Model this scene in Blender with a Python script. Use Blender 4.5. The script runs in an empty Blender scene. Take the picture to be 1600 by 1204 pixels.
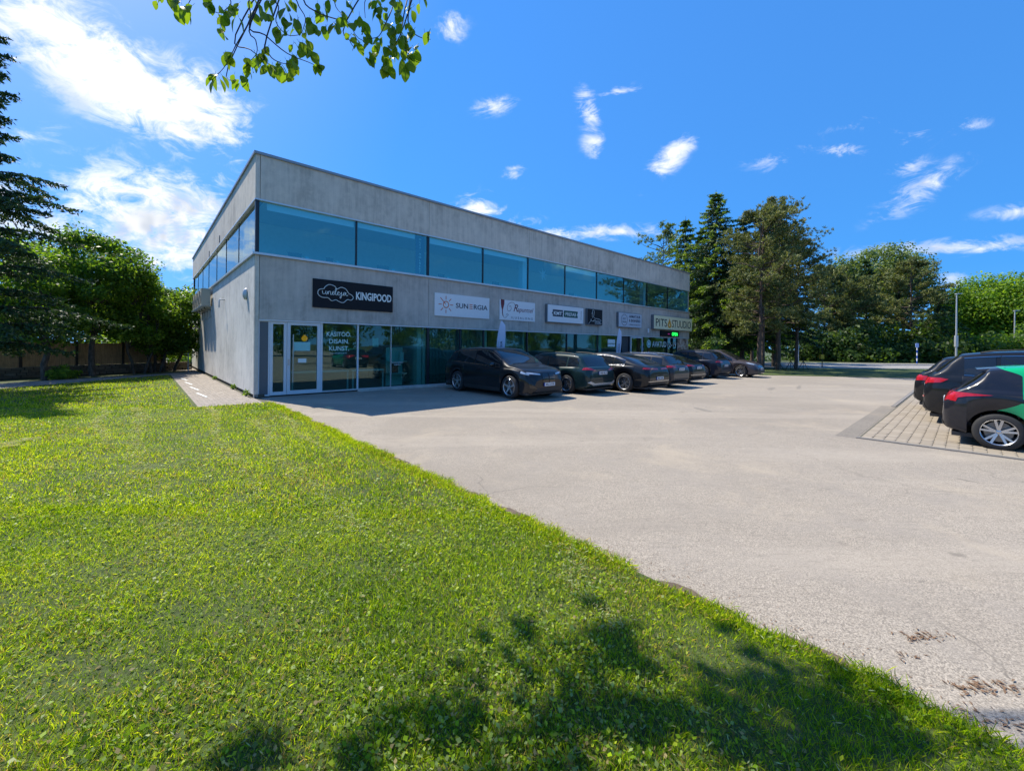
import bpy, bmesh, math, random
import numpy as np
from mathutils import Vector, Matrix
from mathutils.bvhtree import BVHTree
from mathutils.geometry import delaunay_2d_cdt

S = bpy.context.scene
COL = S.collection
R = math.radians
rng = random.Random(7)
nr = np.random.default_rng(11)

# ------------------------------------------------------------------ camera
CAM_H, FPX, ROLL = 1.72, 640.0, R(0.55)
PX, PY = 800.0, 541.0                    # principal point in the 1600 x 1204 photograph
cam = bpy.data.cameras.new('camera')
cam.sensor_fit = 'HORIZONTAL'
cam.sensor_width = 36.0
cam.lens = FPX / 1600 * 36
cam.shift_y = -(602 - PY) / 1600
cam.clip_start, cam.clip_end = 0.05, 6000
cam_ob = bpy.data.objects.new('camera', cam)
cam_ob.matrix_world = Matrix.Translation((0, 0, CAM_H)) @ Matrix.Rotation(R(90), 4, 'X') @ Matrix.Rotation(ROLL, 4, 'Z')
COL.objects.link(cam_ob)
S.camera = cam_ob

def derot(x, y):
    dx, dy = x - PX, y - PY
    c, s = math.cos(ROLL), math.sin(ROLL)
    return dx * c + dy * s, -dx * s + dy * c

def ground(x, y, z=0.0):                 # pixel -> point on the ground plane
    u, v = derot(x, y)
    Z = (CAM_H - z) * FPX / v
    return Vector((u * Z / FPX, Z, z))

def at_depth(x, y, Z):                   # pixel -> point at a forward distance
    u, v = derot(x, y)
    return Vector((u * Z / FPX, Z, CAM_H - v * Z / FPX))

def to_px(p):
    u, v = p[0] / p[1] * FPX, (CAM_H - p[2]) / p[1] * FPX
    c, s = math.cos(ROLL), math.sin(ROLL)
    return PX + u * c - v * s, PY + u * s + v * c

# the main building's corner and axes: everything on the lot lines up with them
CB = Vector((-8.142, 12.924, 0))
BANG = R(42.0)
D1 = Vector((math.cos(BANG), math.sin(BANG), 0))      # along the shop front
NF = Vector((math.sin(BANG), -math.cos(BANG), 0))     # out of the shop front
def lot(s, out, z=0.0):
    p = CB + D1 * s + NF * out
    return Vector((p.x, p.y, z))

# ------------------------------------------------------------------ sun and exposure
SUN_H = Vector((-0.850, 0.527, 0)).normalized()
SUN_EL = R(54.4)
SUN_DIR = SUN_H * math.cos(SUN_EL) + Vector((0, 0, math.sin(SUN_EL)))
sun = bpy.data.lights.new('sun', 'SUN')
sun.energy = 5.0
sun.angle = R(0.53)
sun.color = (1.0, 0.93, 0.80)
sun_ob = bpy.data.objects.new('sun', sun)
sun_ob.rotation_euler = SUN_DIR.to_track_quat('Z', 'Y').to_euler()
sun_ob.location = (-20, 20, 40)
COL.objects.link(sun_ob)
S.view_settings.view_transform = 'Standard'
S.view_settings.look = 'None'
S.view_settings.exposure = 0.55
S.view_settings.gamma = 1.0
S.cycles.use_denoising = True
S.cycles.max_bounces = 8
S.cycles.transparent_max_bounces = 12
S.cycles.caustics_reflective = False
S.cycles.caustics_refractive = False
S.cycles.sample_clamp_indirect = 6.0

# ------------------------------------------------------------------ node helper
def node(nt, typ, ins=None, out=0, **props):
    n = nt.nodes.new(typ)
    for k, v in props.items():
        setattr(n, k, v)
    for k, v in (ins or {}).items():
        sock = n.inputs[k]
        if isinstance(v, bpy.types.NodeSocket):
            nt.links.new(v, sock)
        else:
            sock.default_value = v
    return n.outputs[out]

def m_(nt, op, a, b=None, c=None, clamp=False):
    ins = {0: a}
    if b is not None: ins[1] = b
    if c is not None: ins[2] = c
    return node(nt, 'ShaderNodeMath', ins, operation=op, use_clamp=clamp)

def ramp(nt, fac, stops):
    n = nt.nodes.new('ShaderNodeValToRGB')
    cr = n.color_ramp
    while len(cr.elements) < len(stops):
        cr.elements.new(0.5)
    for e, (p, c) in zip(cr.elements, stops):
        e.position = p
        e.color = (c, c, c, 1) if isinstance(c, (int, float)) else (*c, 1)
    nt.links.new(fac, n.inputs[0])
    return n.outputs[0]

def maprange(nt, v, a, b, c=0.0, d=1.0, smooth=True):
    return node(nt, 'ShaderNodeMapRange', {0: v, 1: a, 2: b, 3: c, 4: d},
                interpolation_type='SMOOTHSTEP' if smooth else 'LINEAR')

def mix(nt, fac, a, b):
    n = nt.nodes.new('ShaderNodeMix')
    n.data_type = 'RGBA'
    for idx, v in ((0, fac), (6, a), (7, b)):
        if isinstance(v, bpy.types.NodeSocket): nt.links.new(v, n.inputs[idx])
        elif idx == 0: n.inputs[0].default_value = v
        else: n.inputs[idx].default_value = (*v[:3], 1)
    return n.outputs[2]

def noise(nt, vec, scale, detail=4.0, rough=0.55, dist=0.0):
    return node(nt, 'ShaderNodeTexNoise', {'Vector': vec, 'Scale': scale, 'Detail': detail, 'Roughness': rough, 'Distortion': dist})

# ------------------------------------------------------------------ sky
w = bpy.data.worlds.new('World')
S.world = w
w.use_nodes = True
w.cycles.sampling_method = 'MANUAL'
w.cycles.sample_map_resolution = 1024
nt = w.node_tree
nt.nodes.clear()
dirv = node(nt, 'ShaderNodeTexCoord', out=0)
lift = node(nt, 'ShaderNodeVectorMath', {0: dirv, 1: (1.0, 1.0, 0.80), 2: (0.0, 0.0, 0.22)}, operation='MULTIPLY_ADD')
sky = node(nt, 'ShaderNodeTexSky', {0: lift}, sky_type='NISHITA', sun_disc=False, sun_elevation=SUN_EL,
           sun_rotation=math.atan2(SUN_H.x, SUN_H.y), altitude=50.0, air_density=1.0, dust_density=0.3, ozone_density=1.6)
hsv = nt.nodes.new('ShaderNodeSeparateColor')
hsv.mode = 'HSV'
nt.links.new(sky, hsv.inputs[0])
sat = m_(nt, 'MAXIMUM', m_(nt, 'MINIMUM', m_(nt, 'MULTIPLY', hsv.outputs[1], 1.46), 0.915), 0.74)
val = m_(nt, 'MULTIPLY', m_(nt, 'POWER', hsv.outputs[2], 0.52), 2.52)
sky = node(nt, 'ShaderNodeCombineColor', {0: m_(nt, 'ADD', hsv.outputs[0], 0.004), 1: sat, 2: val}, mode='HSV')
sep = nt.nodes.new('ShaderNodeSeparateXYZ')
nt.links.new(dirv, sep.inputs[0])
dx, dy, dz = sep.outputs
ys = m_(nt, 'MAXIMUM', dy, 0.02)
uu, vv = m_(nt, 'DIVIDE', dx, ys), m_(nt, 'DIVIDE', dz, ys)
uv = node(nt, 'ShaderNodeCombineXYZ', {0: uu, 1: vv})
n_big = noise(nt, node(nt, 'ShaderNodeVectorMath', {0: dirv, 1: (1.0, 1.0, 1.5)}, operation='MULTIPLY'), 5.2, 6.0, 0.62, 0.35)
n_fine = noise(nt, node(nt, 'ShaderNodeMapping', {0: dirv, 2: (0.0, 0.0, R(25)), 3: (1.0, 1.6, 2.4)}), 14.0, 6.0, 0.68, 0.7)
# cloud banks: centre and half-axes as sky directions (tangents), tilt, weight
banks = [(-90, 330, 170, 60, 0, 1.1), (150, 95, 205, 50, -33, 1.2), (300, 175, 95, 52, -25, 1.2), (60, 30, 110, 45, -30, 1.0), (230, 330, 190, 55, -5, 1.0),
         (285, 385, 95, 36, 8, 1.1), (130, 345, 120, 40, -6, 0.9), (330, 290, 70, 26, 25, 0.7), (60, 210, 70, 14, 0, 0.62),
         (707, 43, 26, 20, 20, 0.8), (772, 166, 34, 13, 12, 0.66), (920, 165, 20, 42, 12, 0.76), (968, 143, 44, 11, 10, 0.66),
         (930, 225, 20, 20, 20, 0.66), (1045, 248, 62, 17, 46, 0.80), (803, 274, 18, 18, -30, 0.76), (752, 328, 40, 26, 0, 0.95),
         (900, 364, 130, 9, 2, 0.8), (795, 352, 60, 14, 8, 0.66), (1438, 296, 80, 20, 32, 0.85), (1340, 192, 52, 13, 15, 0.7),
         (1412, 213, 52, 20, 10, 0.7), (1320, 235, 56, 16, 5, 0.7), (1405, 262, 62, 16, 5, 0.68), (1230, 245, 60, 20, 10, 0.6),
         (1520, 385, 150, 10, 4, 0.85), (1490, 440, 34, 12, 0, 0.75), (1515, 188, 40, 20, 10, 0.62), (1590, 330, 60, 12, 8, 0.6)]
acc = None
for px, py, rx, ry, ang, wt in banks:
    u, v = derot(px, py)
    mp = node(nt, 'ShaderNodeMapping', {0: uv, 1: (u / FPX, -v / FPX, 0), 2: (0, 0, R(ang)), 3: (rx * (1.7 if rx > 90 else 1.4) / FPX, ry * (1.9 if rx > 90 else 1.55) / FPX, 1)}, vector_type='TEXTURE')
    ln = node(nt, 'ShaderNodeVectorMath', {0: mp}, out=1, operation='LENGTH')
    g = maprange(nt, ln, 0.0, 1.25, wt, 0.0)
    acc = g if acc is None else m_(nt, 'MAXIMUM', acc, g)
acc = m_(nt, 'MULTIPLY', acc, m_(nt, 'GREATER_THAN', dy, 0.03))
# the same broken cloud carries on round the rest of the sky
inu = maprange(nt, m_(nt, 'ABSOLUTE', uu), 1.25, 1.6, 1.0, 0.0)
inv = maprange(nt, vv, 0.85, 1.1, 1.0, 0.0)
infr = m_(nt, 'MULTIPLY', m_(nt, 'MULTIPLY', inu, inv), m_(nt, 'GREATER_THAN', dy, 0.05))
rest = maprange(nt, noise(nt, dirv, 2.3, 2.0, 0.5), 0.53, 0.72, 0.0, 1.0)
rest = m_(nt, 'MULTIPLY', rest, m_(nt, 'SUBTRACT', 1.0, infr))
acc = m_(nt, 'MAXIMUM', acc, rest)
dens = m_(nt, 'ADD', acc, m_(nt, 'MULTIPLY', m_(nt, 'SUBTRACT', n_big, 0.5), 3.6))
dens = m_(nt, 'ADD', dens, m_(nt, 'MULTIPLY', m_(nt, 'SUBTRACT', n_fine, 0.5), 3.0))
cov = maprange(nt, dens, 0.34, 1.50)
cov = m_(nt, 'MULTIPLY', cov, maprange(nt, acc, 0.0, 0.35))
cov = m_(nt, 'MULTIPLY', cov, maprange(nt, dz, -0.02, 0.05))
cov = m_(nt, 'MULTIPLY', cov, maprange(nt, acc, 0.15, 0.95, 0.42, 1.0))
greyn = noise(nt, node(nt, 'ShaderNodeVectorMath', {0: dirv, 1: (0.0, 0.0, 0.06)}, operation='ADD'), 7.0, 3.0, 0.6, 0.4)
thick = m_(nt, 'MULTIPLY', maprange(nt, greyn, 0.48, 0.66), maprange(nt, dz, 0.50, 0.18))
ccol = mix(nt, m_(nt, 'MULTIPLY', thick, maprange(nt, dens, 0.7, 1.1)), (6.3, 6.35, 6.4), (2.7, 3.1, 3.8))
final = mix(nt, cov, sky, ccol)
bg = node(nt, 'ShaderNodeBackground', {0: final, 1: 0.132})
wout = nt.nodes.new('ShaderNodeOutputWorld')
nt.links.new(bg, wout.inputs[0])

# ------------------------------------------------------------------ mesh helpers
class MB:
    def __init__(self):
        self.v, self.f = [], []
    def add(self, vs, fs):
        o = len(self.v)
        self.v += [tuple(p) for p in vs]
        self.f += [tuple(i + o for i in f) for f in fs]
        return self
    def box(self, x0, x1, y0, y1, z0, z1):
        return self.add([(x0, y0, z0), (x1, y0, z0), (x1, y1, z0), (x0, y1, z0), (x0, y0, z1), (x1, y0, z1), (x1, y1, z1), (x0, y1, z1)],
                        [(0, 3, 2, 1), (4, 5, 6, 7), (0, 1, 5, 4), (1, 2, 6, 5), (2, 3, 7, 6), (3, 0, 4, 7)])
    def bbox(self, x0, x1, y0, y1, z0, z1, b):            # box with bevelled vertical and front edges
        return self.prism([(x0 + b, z0), (x1 - b, z0), (x1, z0 + b), (x1, z1 - b), (x1 - b, z1), (x0 + b, z1), (x0, z1 - b), (x0, z0 + b)], y0, y1)
    def prism(self, pts, y0, y1):                          # outline in x,z extruded along y
        n = len(pts)
        self.add([(x, y0, z) for x, z in pts] + [(x, y1, z) for x, z in pts],
                 [tuple(range(n)), tuple(range(2 * n - 1, n - 1, -1))] + [(i, i + n, (i + 1) % n + n, (i + 1) % n) for i in range(n)])
        return self
    def slab(self, pts, z0, z1):                           # outline in x,y extruded along z
        n = len(pts)
        self.add([(x, y, z0) for x, y in pts] + [(x, y, z1) for x, y in pts],
                 [tuple(range(n - 1, -1, -1)), tuple(range(n, 2 * n))] + [(i, (i + 1) % n, (i + 1) % n + n, i + n) for i in range(n)])
        return self
    def cyl(self, p0, p1, r0, r1=None, n=8, cap=True):
        r1 = r0 if r1 is None else r1
        p0, p1 = Vector(p0), Vector(p1)
        d = (p1 - p0)
        if d.length < 1e-6: return self
        q = d.to_track_quat('Z', 'Y')
        ring = [Vector((math.cos(2 * math.pi * i / n), math.sin(2 * math.pi * i / n), 0)) for i in range(n)]
        vs = [p0 + q @ (c * r0) for c in ring] + [p1 + q @ (c * r1) for c in ring]
        fs = [(i, (i + 1) % n, (i + 1) % n + n, i + n) for i in range(n)]
        if cap: fs += [tuple(range(n - 1, -1, -1)), tuple(range(n, 2 * n))]
        return self.add(vs, fs)
    def tube(self, pts, rad, n=6):
        pts = [Vector(p) for p in pts]
        rads = rad if isinstance(rad, (list, tuple)) else [rad] * len(pts)
        vs, fs = [], []
        q0 = None
        for i, p in enumerate(pts):
            d = (pts[min(i + 1, len(pts) - 1)] - pts[max(i - 1, 0)]).normalized()
            if q0 is None: q0 = d.to_track_quat('Z', 'Y')
            else:
                q0 = (q0 @ Vector((0, 0, 1))).rotation_difference(d) @ q0
            vs += [p + q0 @ Vector((math.cos(2 * math.pi * k / n) * rads[i], math.sin(2 * math.pi * k / n) * rads[i], 0)) for k in range(n)]
        for i in range(len(pts) - 1):
            for k in range(n):
                fs.append((i * n + k, i * n + (k + 1) % n, (i + 1) * n + (k + 1) % n, (i + 1) * n + k))
        fs += [tuple(range(n - 1, -1, -1)), tuple(range((len(pts) - 1) * n, len(pts) * n))]
        return self.add(vs, fs)
    def lathe(self, prof, n=24, axis='z', c=(0, 0, 0)):    # (r, h) profile round an axis
        vs, fs = [], []
        for r, h in prof:
            for k in range(n):
                a = 2 * math.pi * k / n
                p = (r * math.cos(a), r * math.sin(a), h) if axis == 'z' else ((r * math.cos(a), h, r * math.sin(a)))
                vs.append((p[0] + c[0], p[1] + c[1], p[2] + c[2]))
        for i in range(len(prof) - 1):
            for k in range(n):
                fs.append((i * n + k, i * n + (k + 1) % n, (i + 1) * n + (k + 1) % n, (i + 1) * n + k))
        return self.add(vs, fs)
    def mesh(self, name, mat=None, smooth=None):
        me = bpy.data.meshes.new(name)
        me.from_pydata(self.v, [], self.f)
        if mat is not None: me.materials.append(mat)
        if smooth is not None:
            me.shade_smooth()
            me.set_sharp_from_angle(angle=R(smooth))
        return me
    def build(self, name, mat=None, parent=None, smooth=None):
        return link(bpy.data.objects.new(name, self.mesh(name, mat, smooth)), parent)

def link(o, parent=None):
    COL.objects.link(o)
    if parent is not None: o.parent = parent
    return o

def tag(o, label=None, cat=None, group=None, kind=None):
    if label: o['label'] = label
    if cat: o['category'] = cat
    if group: o['group'] = group
    if kind: o['kind'] = kind
    return o

def thing(name, label, cat, loc=(0, 0, 0), rz=0.0, group=None):
    o = bpy.data.objects.new(name, None)
    o.location = loc
    o.rotation_euler = (0, 0, rz)
    o.empty_display_size = 0.2
    COL.objects.link(o)
    return tag(o, label, cat, group)

def copy_tree(o, parent=None):
    c = o.copy()
    COL.objects.link(c)
    if parent is not None: c.parent = parent
    for ch in list(o.children):
        copy_tree(ch, c)
    return c

def inst(name, me, parent, loc, rz=0.0):                   # one more piece that shares its mesh
    o = bpy.data.objects.new(name, me)
    o.location = loc
    o.rotation_euler = (0, 0, rz)
    return link(o, parent)

def raw_mesh(name, V, F, mat, col=None, smooth=False):     # numpy arrays: V (n,3), F (m,k)
    me = bpy.data.meshes.new(name)
    V = np.asarray(V, np.float32); F = np.asarray(F, np.int32)
    m, k = F.shape
    me.vertices.add(len(V)); me.vertices.foreach_set('co', V.ravel())
    me.loops.add(m * k); me.loops.foreach_set('vertex_index', F.ravel())
    me.polygons.add(m); me.polygons.foreach_set('loop_start', np.arange(0, m * k, k, dtype=np.int32))
    if smooth: me.polygons.foreach_set('use_smooth', np.ones(m, bool))
    me.update(calc_edges=True)
    if col is not None:
        a = me.color_attributes.new('tint', 'FLOAT_COLOR', 'POINT')
        c4 = np.ones((len(V), 4), np.float32); c4[:, :3] = col
        a.data.foreach_set('color', c4.ravel())
    me.materials.append(mat)
    return me

# ------------------------------------------------------------------ materials
def new_mat(name):
    m = bpy.data.materials.new(name)
    m.use_nodes = True
    nt = m.node_tree
    nt.nodes.clear()
    out = nt.nodes.new('ShaderNodeOutputMaterial')
    return m, nt, out

def principled(nt, out, **kw):
    n = nt.nodes.new('ShaderNodeBsdfPrincipled')
    names = dict(color='Base Color', rough='Roughness', metal='Metallic', spec='Specular IOR Level', coat='Coat Weight', coatr='Coat Roughness',
                 emit='Emission Color', emits='Emission Strength', normal='Normal', ior='IOR', trans='Transmission Weight', sheen='Sheen Weight')
    for k, v in kw.items():
        s = n.inputs[names[k]]
        if isinstance(v, bpy.types.NodeSocket): nt.links.new(v, s)
        elif k in ('color', 'emit'): s.default_value = (*v, 1)
        else: s.default_value = v
    nt.links.new(n.outputs[0], out.inputs[0])
    return n.outputs[0]

def coords(nt, which=3):
    return node(nt, 'ShaderNodeTexCoord', out=which)

def bump(nt, h, strength=0.3, dist=0.01):
    return node(nt, 'ShaderNodeBump', {'Strength': strength, 'Distance': dist, 'Height': h})

def plain(name, color, rough=0.5, metal=0.0, var=0.12, scale=6.0, **kw):
    m, nt, out = new_mat(name)
    t = coords(nt)
    n = noise(nt, t, scale, 5.0, 0.6)
    c = mix(nt, n, tuple(x * (1 - var) for x in color), tuple(min(1, x * (1 + var)) for x in color))
    r = maprange(nt, noise(nt, t, scale * 3.1, 3.0), 0.3, 0.7, max(0.02, rough - 0.06), min(1, rough + 0.06), False)
    principled(nt, out, color=c, rough=r, metal=metal, **kw)
    return m

def emissive(name, color, strength):
    m, nt, out = new_mat(name)
    principled(nt, out, color=(0.02, 0.02, 0.02), rough=0.4, emit=color, emits=strength)
    return m

def concrete(name, base, tint):
    m, nt, out = new_mat(name)
    t = coords(nt)
    big = noise(nt, t, 0.55, 6.0, 0.6, 0.4)
    streak = noise(nt, node(nt, 'ShaderNodeMapping', {0: t, 3: (3.0, 3.0, 0.22)}), 2.2, 6.0, 0.65)
    mid = noise(nt, t, 3.2, 7.0, 0.68, 0.3)
    fine = noise(nt, t, 45.0, 3.0, 0.6)
    f = m_(nt, 'ADD', m_(nt, 'MULTIPLY', big, 0.42), m_(nt, 'ADD', m_(nt, 'MULTIPLY', streak, 0.33), m_(nt, 'MULTIPLY', mid, 0.25)))
    c = ramp(nt, f, [(0.38, tuple(x * 0.62 for x in base)), (0.5, base), (0.62, tuple(min(1, x * 1.25) for x in base))])
    c = mix(nt, maprange(nt, mid, 0.52, 0.70, 0.0, 0.5), c, tint)
    c = mix(nt, m_(nt, 'MULTIPLY', fine, 0.28), c, tuple(x * 0.72 for x in base))
    v = node(nt, 'ShaderNodeTexVoronoi', {'Vector': t, 'Scale': 9.0})
    pores = maprange(nt, v, 0.0, 0.05, 1.0, 0.0)
    c = mix(nt, m_(nt, 'MULTIPLY', pores, 0.5), c, tuple(x * 0.4 for x in base))
    h = m_(nt, 'SUBTRACT', m_(nt, 'ADD', m_(nt, 'MULTIPLY', fine, 0.3), mid), pores)
    principled(nt, out, color=c, rough=0.82, normal=bump(nt, h, 0.35, 0.006))
    return m

def glass_mat(name, tint, ior, refl=(0.92, 0.97, 1.0), rough=0.0):
    m, nt, out = new_mat(name)
    t = coords(nt)
    wav = bump(nt, noise(nt, t, 0.7, 2.0, 0.4), 0.05, 0.08)
    back = node(nt, 'ShaderNodeNewGeometry', out=6)            # a thin pane mirrors alike from both sides
    io = m_(nt, 'ADD', m_(nt, 'MULTIPLY', back, 1.0 / ior - ior), ior)
    fr = node(nt, 'ShaderNodeFresnel', {'IOR': io, 'Normal': wav})
    tr = node(nt, 'ShaderNodeBsdfTransparent', {0: (*tint, 1)})
    gl = node(nt, 'ShaderNodeBsdfGlossy', {'Color': (*refl, 1), 'Roughness': rough, 'Normal': wav})
    mx = nt.nodes.new('ShaderNodeMixShader')
    nt.links.new(fr, mx.inputs[0]); nt.links.new(tr, mx.inputs[1]); nt.links.new(gl, mx.inputs[2])
    nt.links.new(mx.outputs[0], out.inputs[0])
    return m

def paint(name, color, rough=0.12, metal=0.35):
    m, nt, out = new_mat(name)
    t = coords(nt)
    dust = noise(nt, t, 2.4, 6.0, 0.65)
    low = node(nt, 'ShaderNodeSeparateXYZ', {0: t}, out=2)
    d = m_(nt, 'MULTIPLY', maprange(nt, dust, 0.42, 0.78, 0.0, 0.09), maprange(nt, low, 0.15, 0.85, 1.0, 0.12))
    c = mix(nt, d, color, (0.16, 0.14, 0.12))
    flake = noise(nt, t, 900.0, 1.0)
    c = mix(nt, m_(nt, 'MULTIPLY', flake, 0.2), c, tuple(x * 1.7 + 0.004 for x in color))
    principled(nt, out, color=c, rough=m_(nt, 'ADD', 0.38, m_(nt, 'MULTIPLY', d, 0.5)), metal=0.0, spec=0.12, coat=0.7,
               coatr=m_(nt, 'ADD', 0.015, m_(nt, 'MULTIPLY', d, 0.25)))
    return m

def leaf_mat(name, dark, light, yellow, transl=0.45, rough=0.5, attr=False, spec=0.3, tv=1.9):
    m, nt, out = new_mat(name)
    if attr:
        c = node(nt, 'ShaderNodeAttribute', attribute_name='tint')
        gr = node(nt, 'ShaderNodeNewGeometry', out=8)
        c = mix(nt, m_(nt, 'MULTIPLY', gr, 0.22), c, tuple(x * 0.5 for x in dark))
    else:
        gr = node(nt, 'ShaderNodeNewGeometry', out=8)       # random per island
        oi = node(nt, 'ShaderNodeObjectInfo', out=5)
        rr = m_(nt, 'FRACT', m_(nt, 'ADD', gr, m_(nt, 'MULTIPLY', oi, 0.37)))
        c = ramp(nt, rr, [(0.0, dark), (0.55, light), (1.0, yellow)])
    pb = nt.nodes.new('ShaderNodeBsdfPrincipled')
    nt.links.new(c, pb.inputs['Base Color'])
    pb.inputs['Roughness'].default_value = rough
    pb.inputs['Specular IOR Level'].default_value = spec
    tc = node(nt, 'ShaderNodeMix', {6: c, 7: (1.0, 0.95, 0.35, 1), 0: 1.0}, out=2, data_type='RGBA', blend_type='MULTIPLY')
    tc = node(nt, 'ShaderNodeHueSaturation', {'Value': tv, 'Color': tc})
    tl = node(nt, 'ShaderNodeBsdfTranslucent', {0: tc})
    mx = nt.nodes.new('ShaderNodeMixShader')
    mx.inputs[0].default_value = transl
    nt.links.new(pb.outputs[0], mx.inputs[1]); nt.links.new(tl, mx.inputs[2])
    nt.links.new(mx.outputs[0], out.inputs[0])
    return m

def bark(name, a, b, scale=14):
    m, nt, out = new_mat(name)
    t = coords(nt)
    n = noise(nt, node(nt, 'ShaderNodeMapping', {0: t, 3: (1, 1, 0.25)}), scale, 6.0, 0.7)
    principled(nt, out, color=mix(nt, maprange(nt, n, 0.35, 0.65), a, b), rough=0.9, normal=bump(nt, n, 0.8, 0.02))
    return m

# ------------------------------------------------------------------ shared materials
M = {}
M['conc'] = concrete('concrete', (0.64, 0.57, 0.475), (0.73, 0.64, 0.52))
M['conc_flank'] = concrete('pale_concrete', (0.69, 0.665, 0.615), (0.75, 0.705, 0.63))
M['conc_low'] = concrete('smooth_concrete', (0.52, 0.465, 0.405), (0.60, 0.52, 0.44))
M['alu'] = plain('aluminium', (0.62, 0.64, 0.66), 0.38, 0.55, 0.06)
M['coping'] = plain('coping_sheet', (0.30, 0.31, 0.33), 0.42, 0.4, 0.08)
M['white_frame'] = plain('white_frame', (0.66, 0.67, 0.69), 0.4, 0.0, 0.05)
M['dark_frame'] = plain('dark_frame', (0.022, 0.026, 0.034), 0.35, 0.2)
M['grey_panel'] = plain('grey_panel', (0.105, 0.12, 0.135), 0.45, 0.1, 0.06)
M['dark'] = plain('dark_gap', (0.018, 0.018, 0.018), 0.9)
M['glass_up'] = glass_mat('upper_glass', (0.46, 0.84, 0.94), 2.9, (0.46, 1.0, 0.96))
M['glass_low'] = glass_mat('shop_glass', (0.31, 0.60, 0.54), 1.95, (0.72, 1.0, 0.92))
M['glass_side'] = glass_mat('side_glass', (0.40, 0.75, 0.82), 4.2, (0.85, 1.0, 1.0))
M['inside_wall'] = plain('interior_plaster', (0.72, 0.73, 0.72), 0.8)
M['inside_floor'] = plain('interior_floor', (0.22, 0.2, 0.17), 0.5)
M['ceiling'] = plain('interior_ceiling', (0.6, 0.62, 0.62), 0.8)
M['inside_dark'] = plain('interior_dark', (0.05, 0.05, 0.055), 0.6)
M['white'] = plain('white_board', (0.82, 0.82, 0.82), 0.45, 0.0, 0.04)
M['black'] = plain('black_board', (0.008, 0.010, 0.014), 0.6, 0.0, 0.2, spec=0.25)
M['letter_white'] = plain('white_lettering', (0.78, 0.82, 0.80), 0.5, 0.0, 0.03)
M['letter_teal'] = plain('pale_teal_lettering', (0.55, 0.80, 0.78), 0.5, 0.0, 0.03)
M['navy'] = plain('navy_print', (0.018, 0.03, 0.055), 0.5)
M['orange'] = plain('orange_print', (0.62, 0.16, 0.06), 0.5)
M['wine'] = plain('wine_print', (0.16, 0.012, 0.022), 0.5)
M['green_print'] = plain('green_print', (0.012, 0.085, 0.065), 0.5)
M['cream'] = plain('cream_sign_face', (0.84, 0.77, 0.50), 0.45, 0.0, 0.05)
M['amber'] = plain('amber_print', (0.75, 0.33, 0.02), 0.5)
M['sign_side'] = plain('sign_side', (0.16, 0.17, 0.19), 0.45)
M['steel'] = plain('steel', (0.45, 0.46, 0.47), 0.35, 0.8, 0.1)
M['galv'] = plain('galvanised_steel', (0.50, 0.52, 0.53), 0.5, 0.55, 0.12)
M['teal_paper'] = plain('teal_paper', (0.28, 0.58, 0.56), 0.7)

# ------------------------------------------------------------------ ground
def asphalt(name, base, stain):
    m, nt, out = new_mat(name)
    t = coords(nt)
    v = node(nt, 'ShaderNodeTexVoronoi', {'Vector': t, 'Scale': 150.0}, out=1)
    chips = node(nt, 'ShaderNodeSeparateColor', {0: v})
    fine = noise(nt, t, 60.0, 4.0, 0.72)
    mid = noise(nt, t, 1.4, 7.0, 0.68, 0.5)
    big = noise(nt, t, 0.22, 6.0, 0.62, 1.0)
    rows = node(nt, 'ShaderNodeMapping', {0: t, 2: (0, 0, -BANG), 3: (0.10, 0.9, 1)})
    tyre = noise(nt, rows, 0.8, 5.0, 0.62)
    dk = lambda k: tuple(min(1, x * k) for x in base)
    c = mix(nt, chips, dk(0.45), dk(1.55))
    c = mix(nt, m_(nt, 'MULTIPLY', fine, 0.5), c, dk(0.70))
    c = mix(nt, maprange(nt, mid, 0.44, 0.66, 0.0, 0.55), c, stain)
    c = mix(nt, maprange(nt, big, 0.42, 0.62, 0.0, 0.42), c, dk(0.66))
    c = mix(nt, maprange(nt, tyre, 0.50, 0.66, 0.0, 0.38), c, dk(1.22))
    st = noise(nt, node(nt, 'ShaderNodeMapping', {0: t, 2: (0, 0, 0.5), 3: (1.2, 7.0, 1)}), 3.0, 6.0, 0.72)
    c = mix(nt, maprange(nt, st, 0.50, 0.72, 0.0, 0.5), c, dk(0.55))
    pit = node(nt, 'ShaderNodeTexVoronoi', {'Vector': t, 'Scale': 62.0})
    c = mix(nt, maprange(nt, pit, 0.10, 0.28, 0.55, 0.0), c, dk(0.40))
    sand = m_(nt, 'MULTIPLY', maprange(nt, noise(nt, t, 0.5, 6.0, 0.7, 0.6), 0.52, 0.70), 0.45)
    c = mix(nt, sand, c, (base[0] * 1.30, base[1] * 1.25, base[2] * 1.14))
    spots = maprange(nt, noise(nt, t, 1.9, 4.0, 0.6, 0.3), 0.66, 0.74, 0.0, 0.62)
    c = mix(nt, spots, c, dk(0.42))
    vc = node(nt, 'ShaderNodeTexVoronoi', {'Vector': node(nt, 'ShaderNodeVectorMath', {0: t, 1: node(nt, 'ShaderNodeVectorMath', {0: node(nt, 'ShaderNodeTexNoise', {'Vector': t, 'Scale': 1.2, 'Detail': 4.0}, out=1), 'Scale': 0.9}, operation='SCALE')}, operation='ADD'), 'Scale': 0.33}, feature='DISTANCE_TO_EDGE')
    crack = m_(nt, 'MULTIPLY', maprange(nt, vc, 0.0, 0.006, 1.0, 0.0), maprange(nt, noise(nt, t, 0.35, 2.0), 0.46, 0.6))
    c = mix(nt, m_(nt, 'MULTIPLY', crack, 0.55), c, dk(0.40))
    principled(nt, out, color=c, rough=0.92, normal=bump(nt, m_(nt, 'ADD', chips, fine), 0.5, 0.006))
    return m
M['asphalt'] = asphalt('worn_asphalt', (0.335, 0.288, 0.228), (0.28, 0.245, 0.202))
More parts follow.
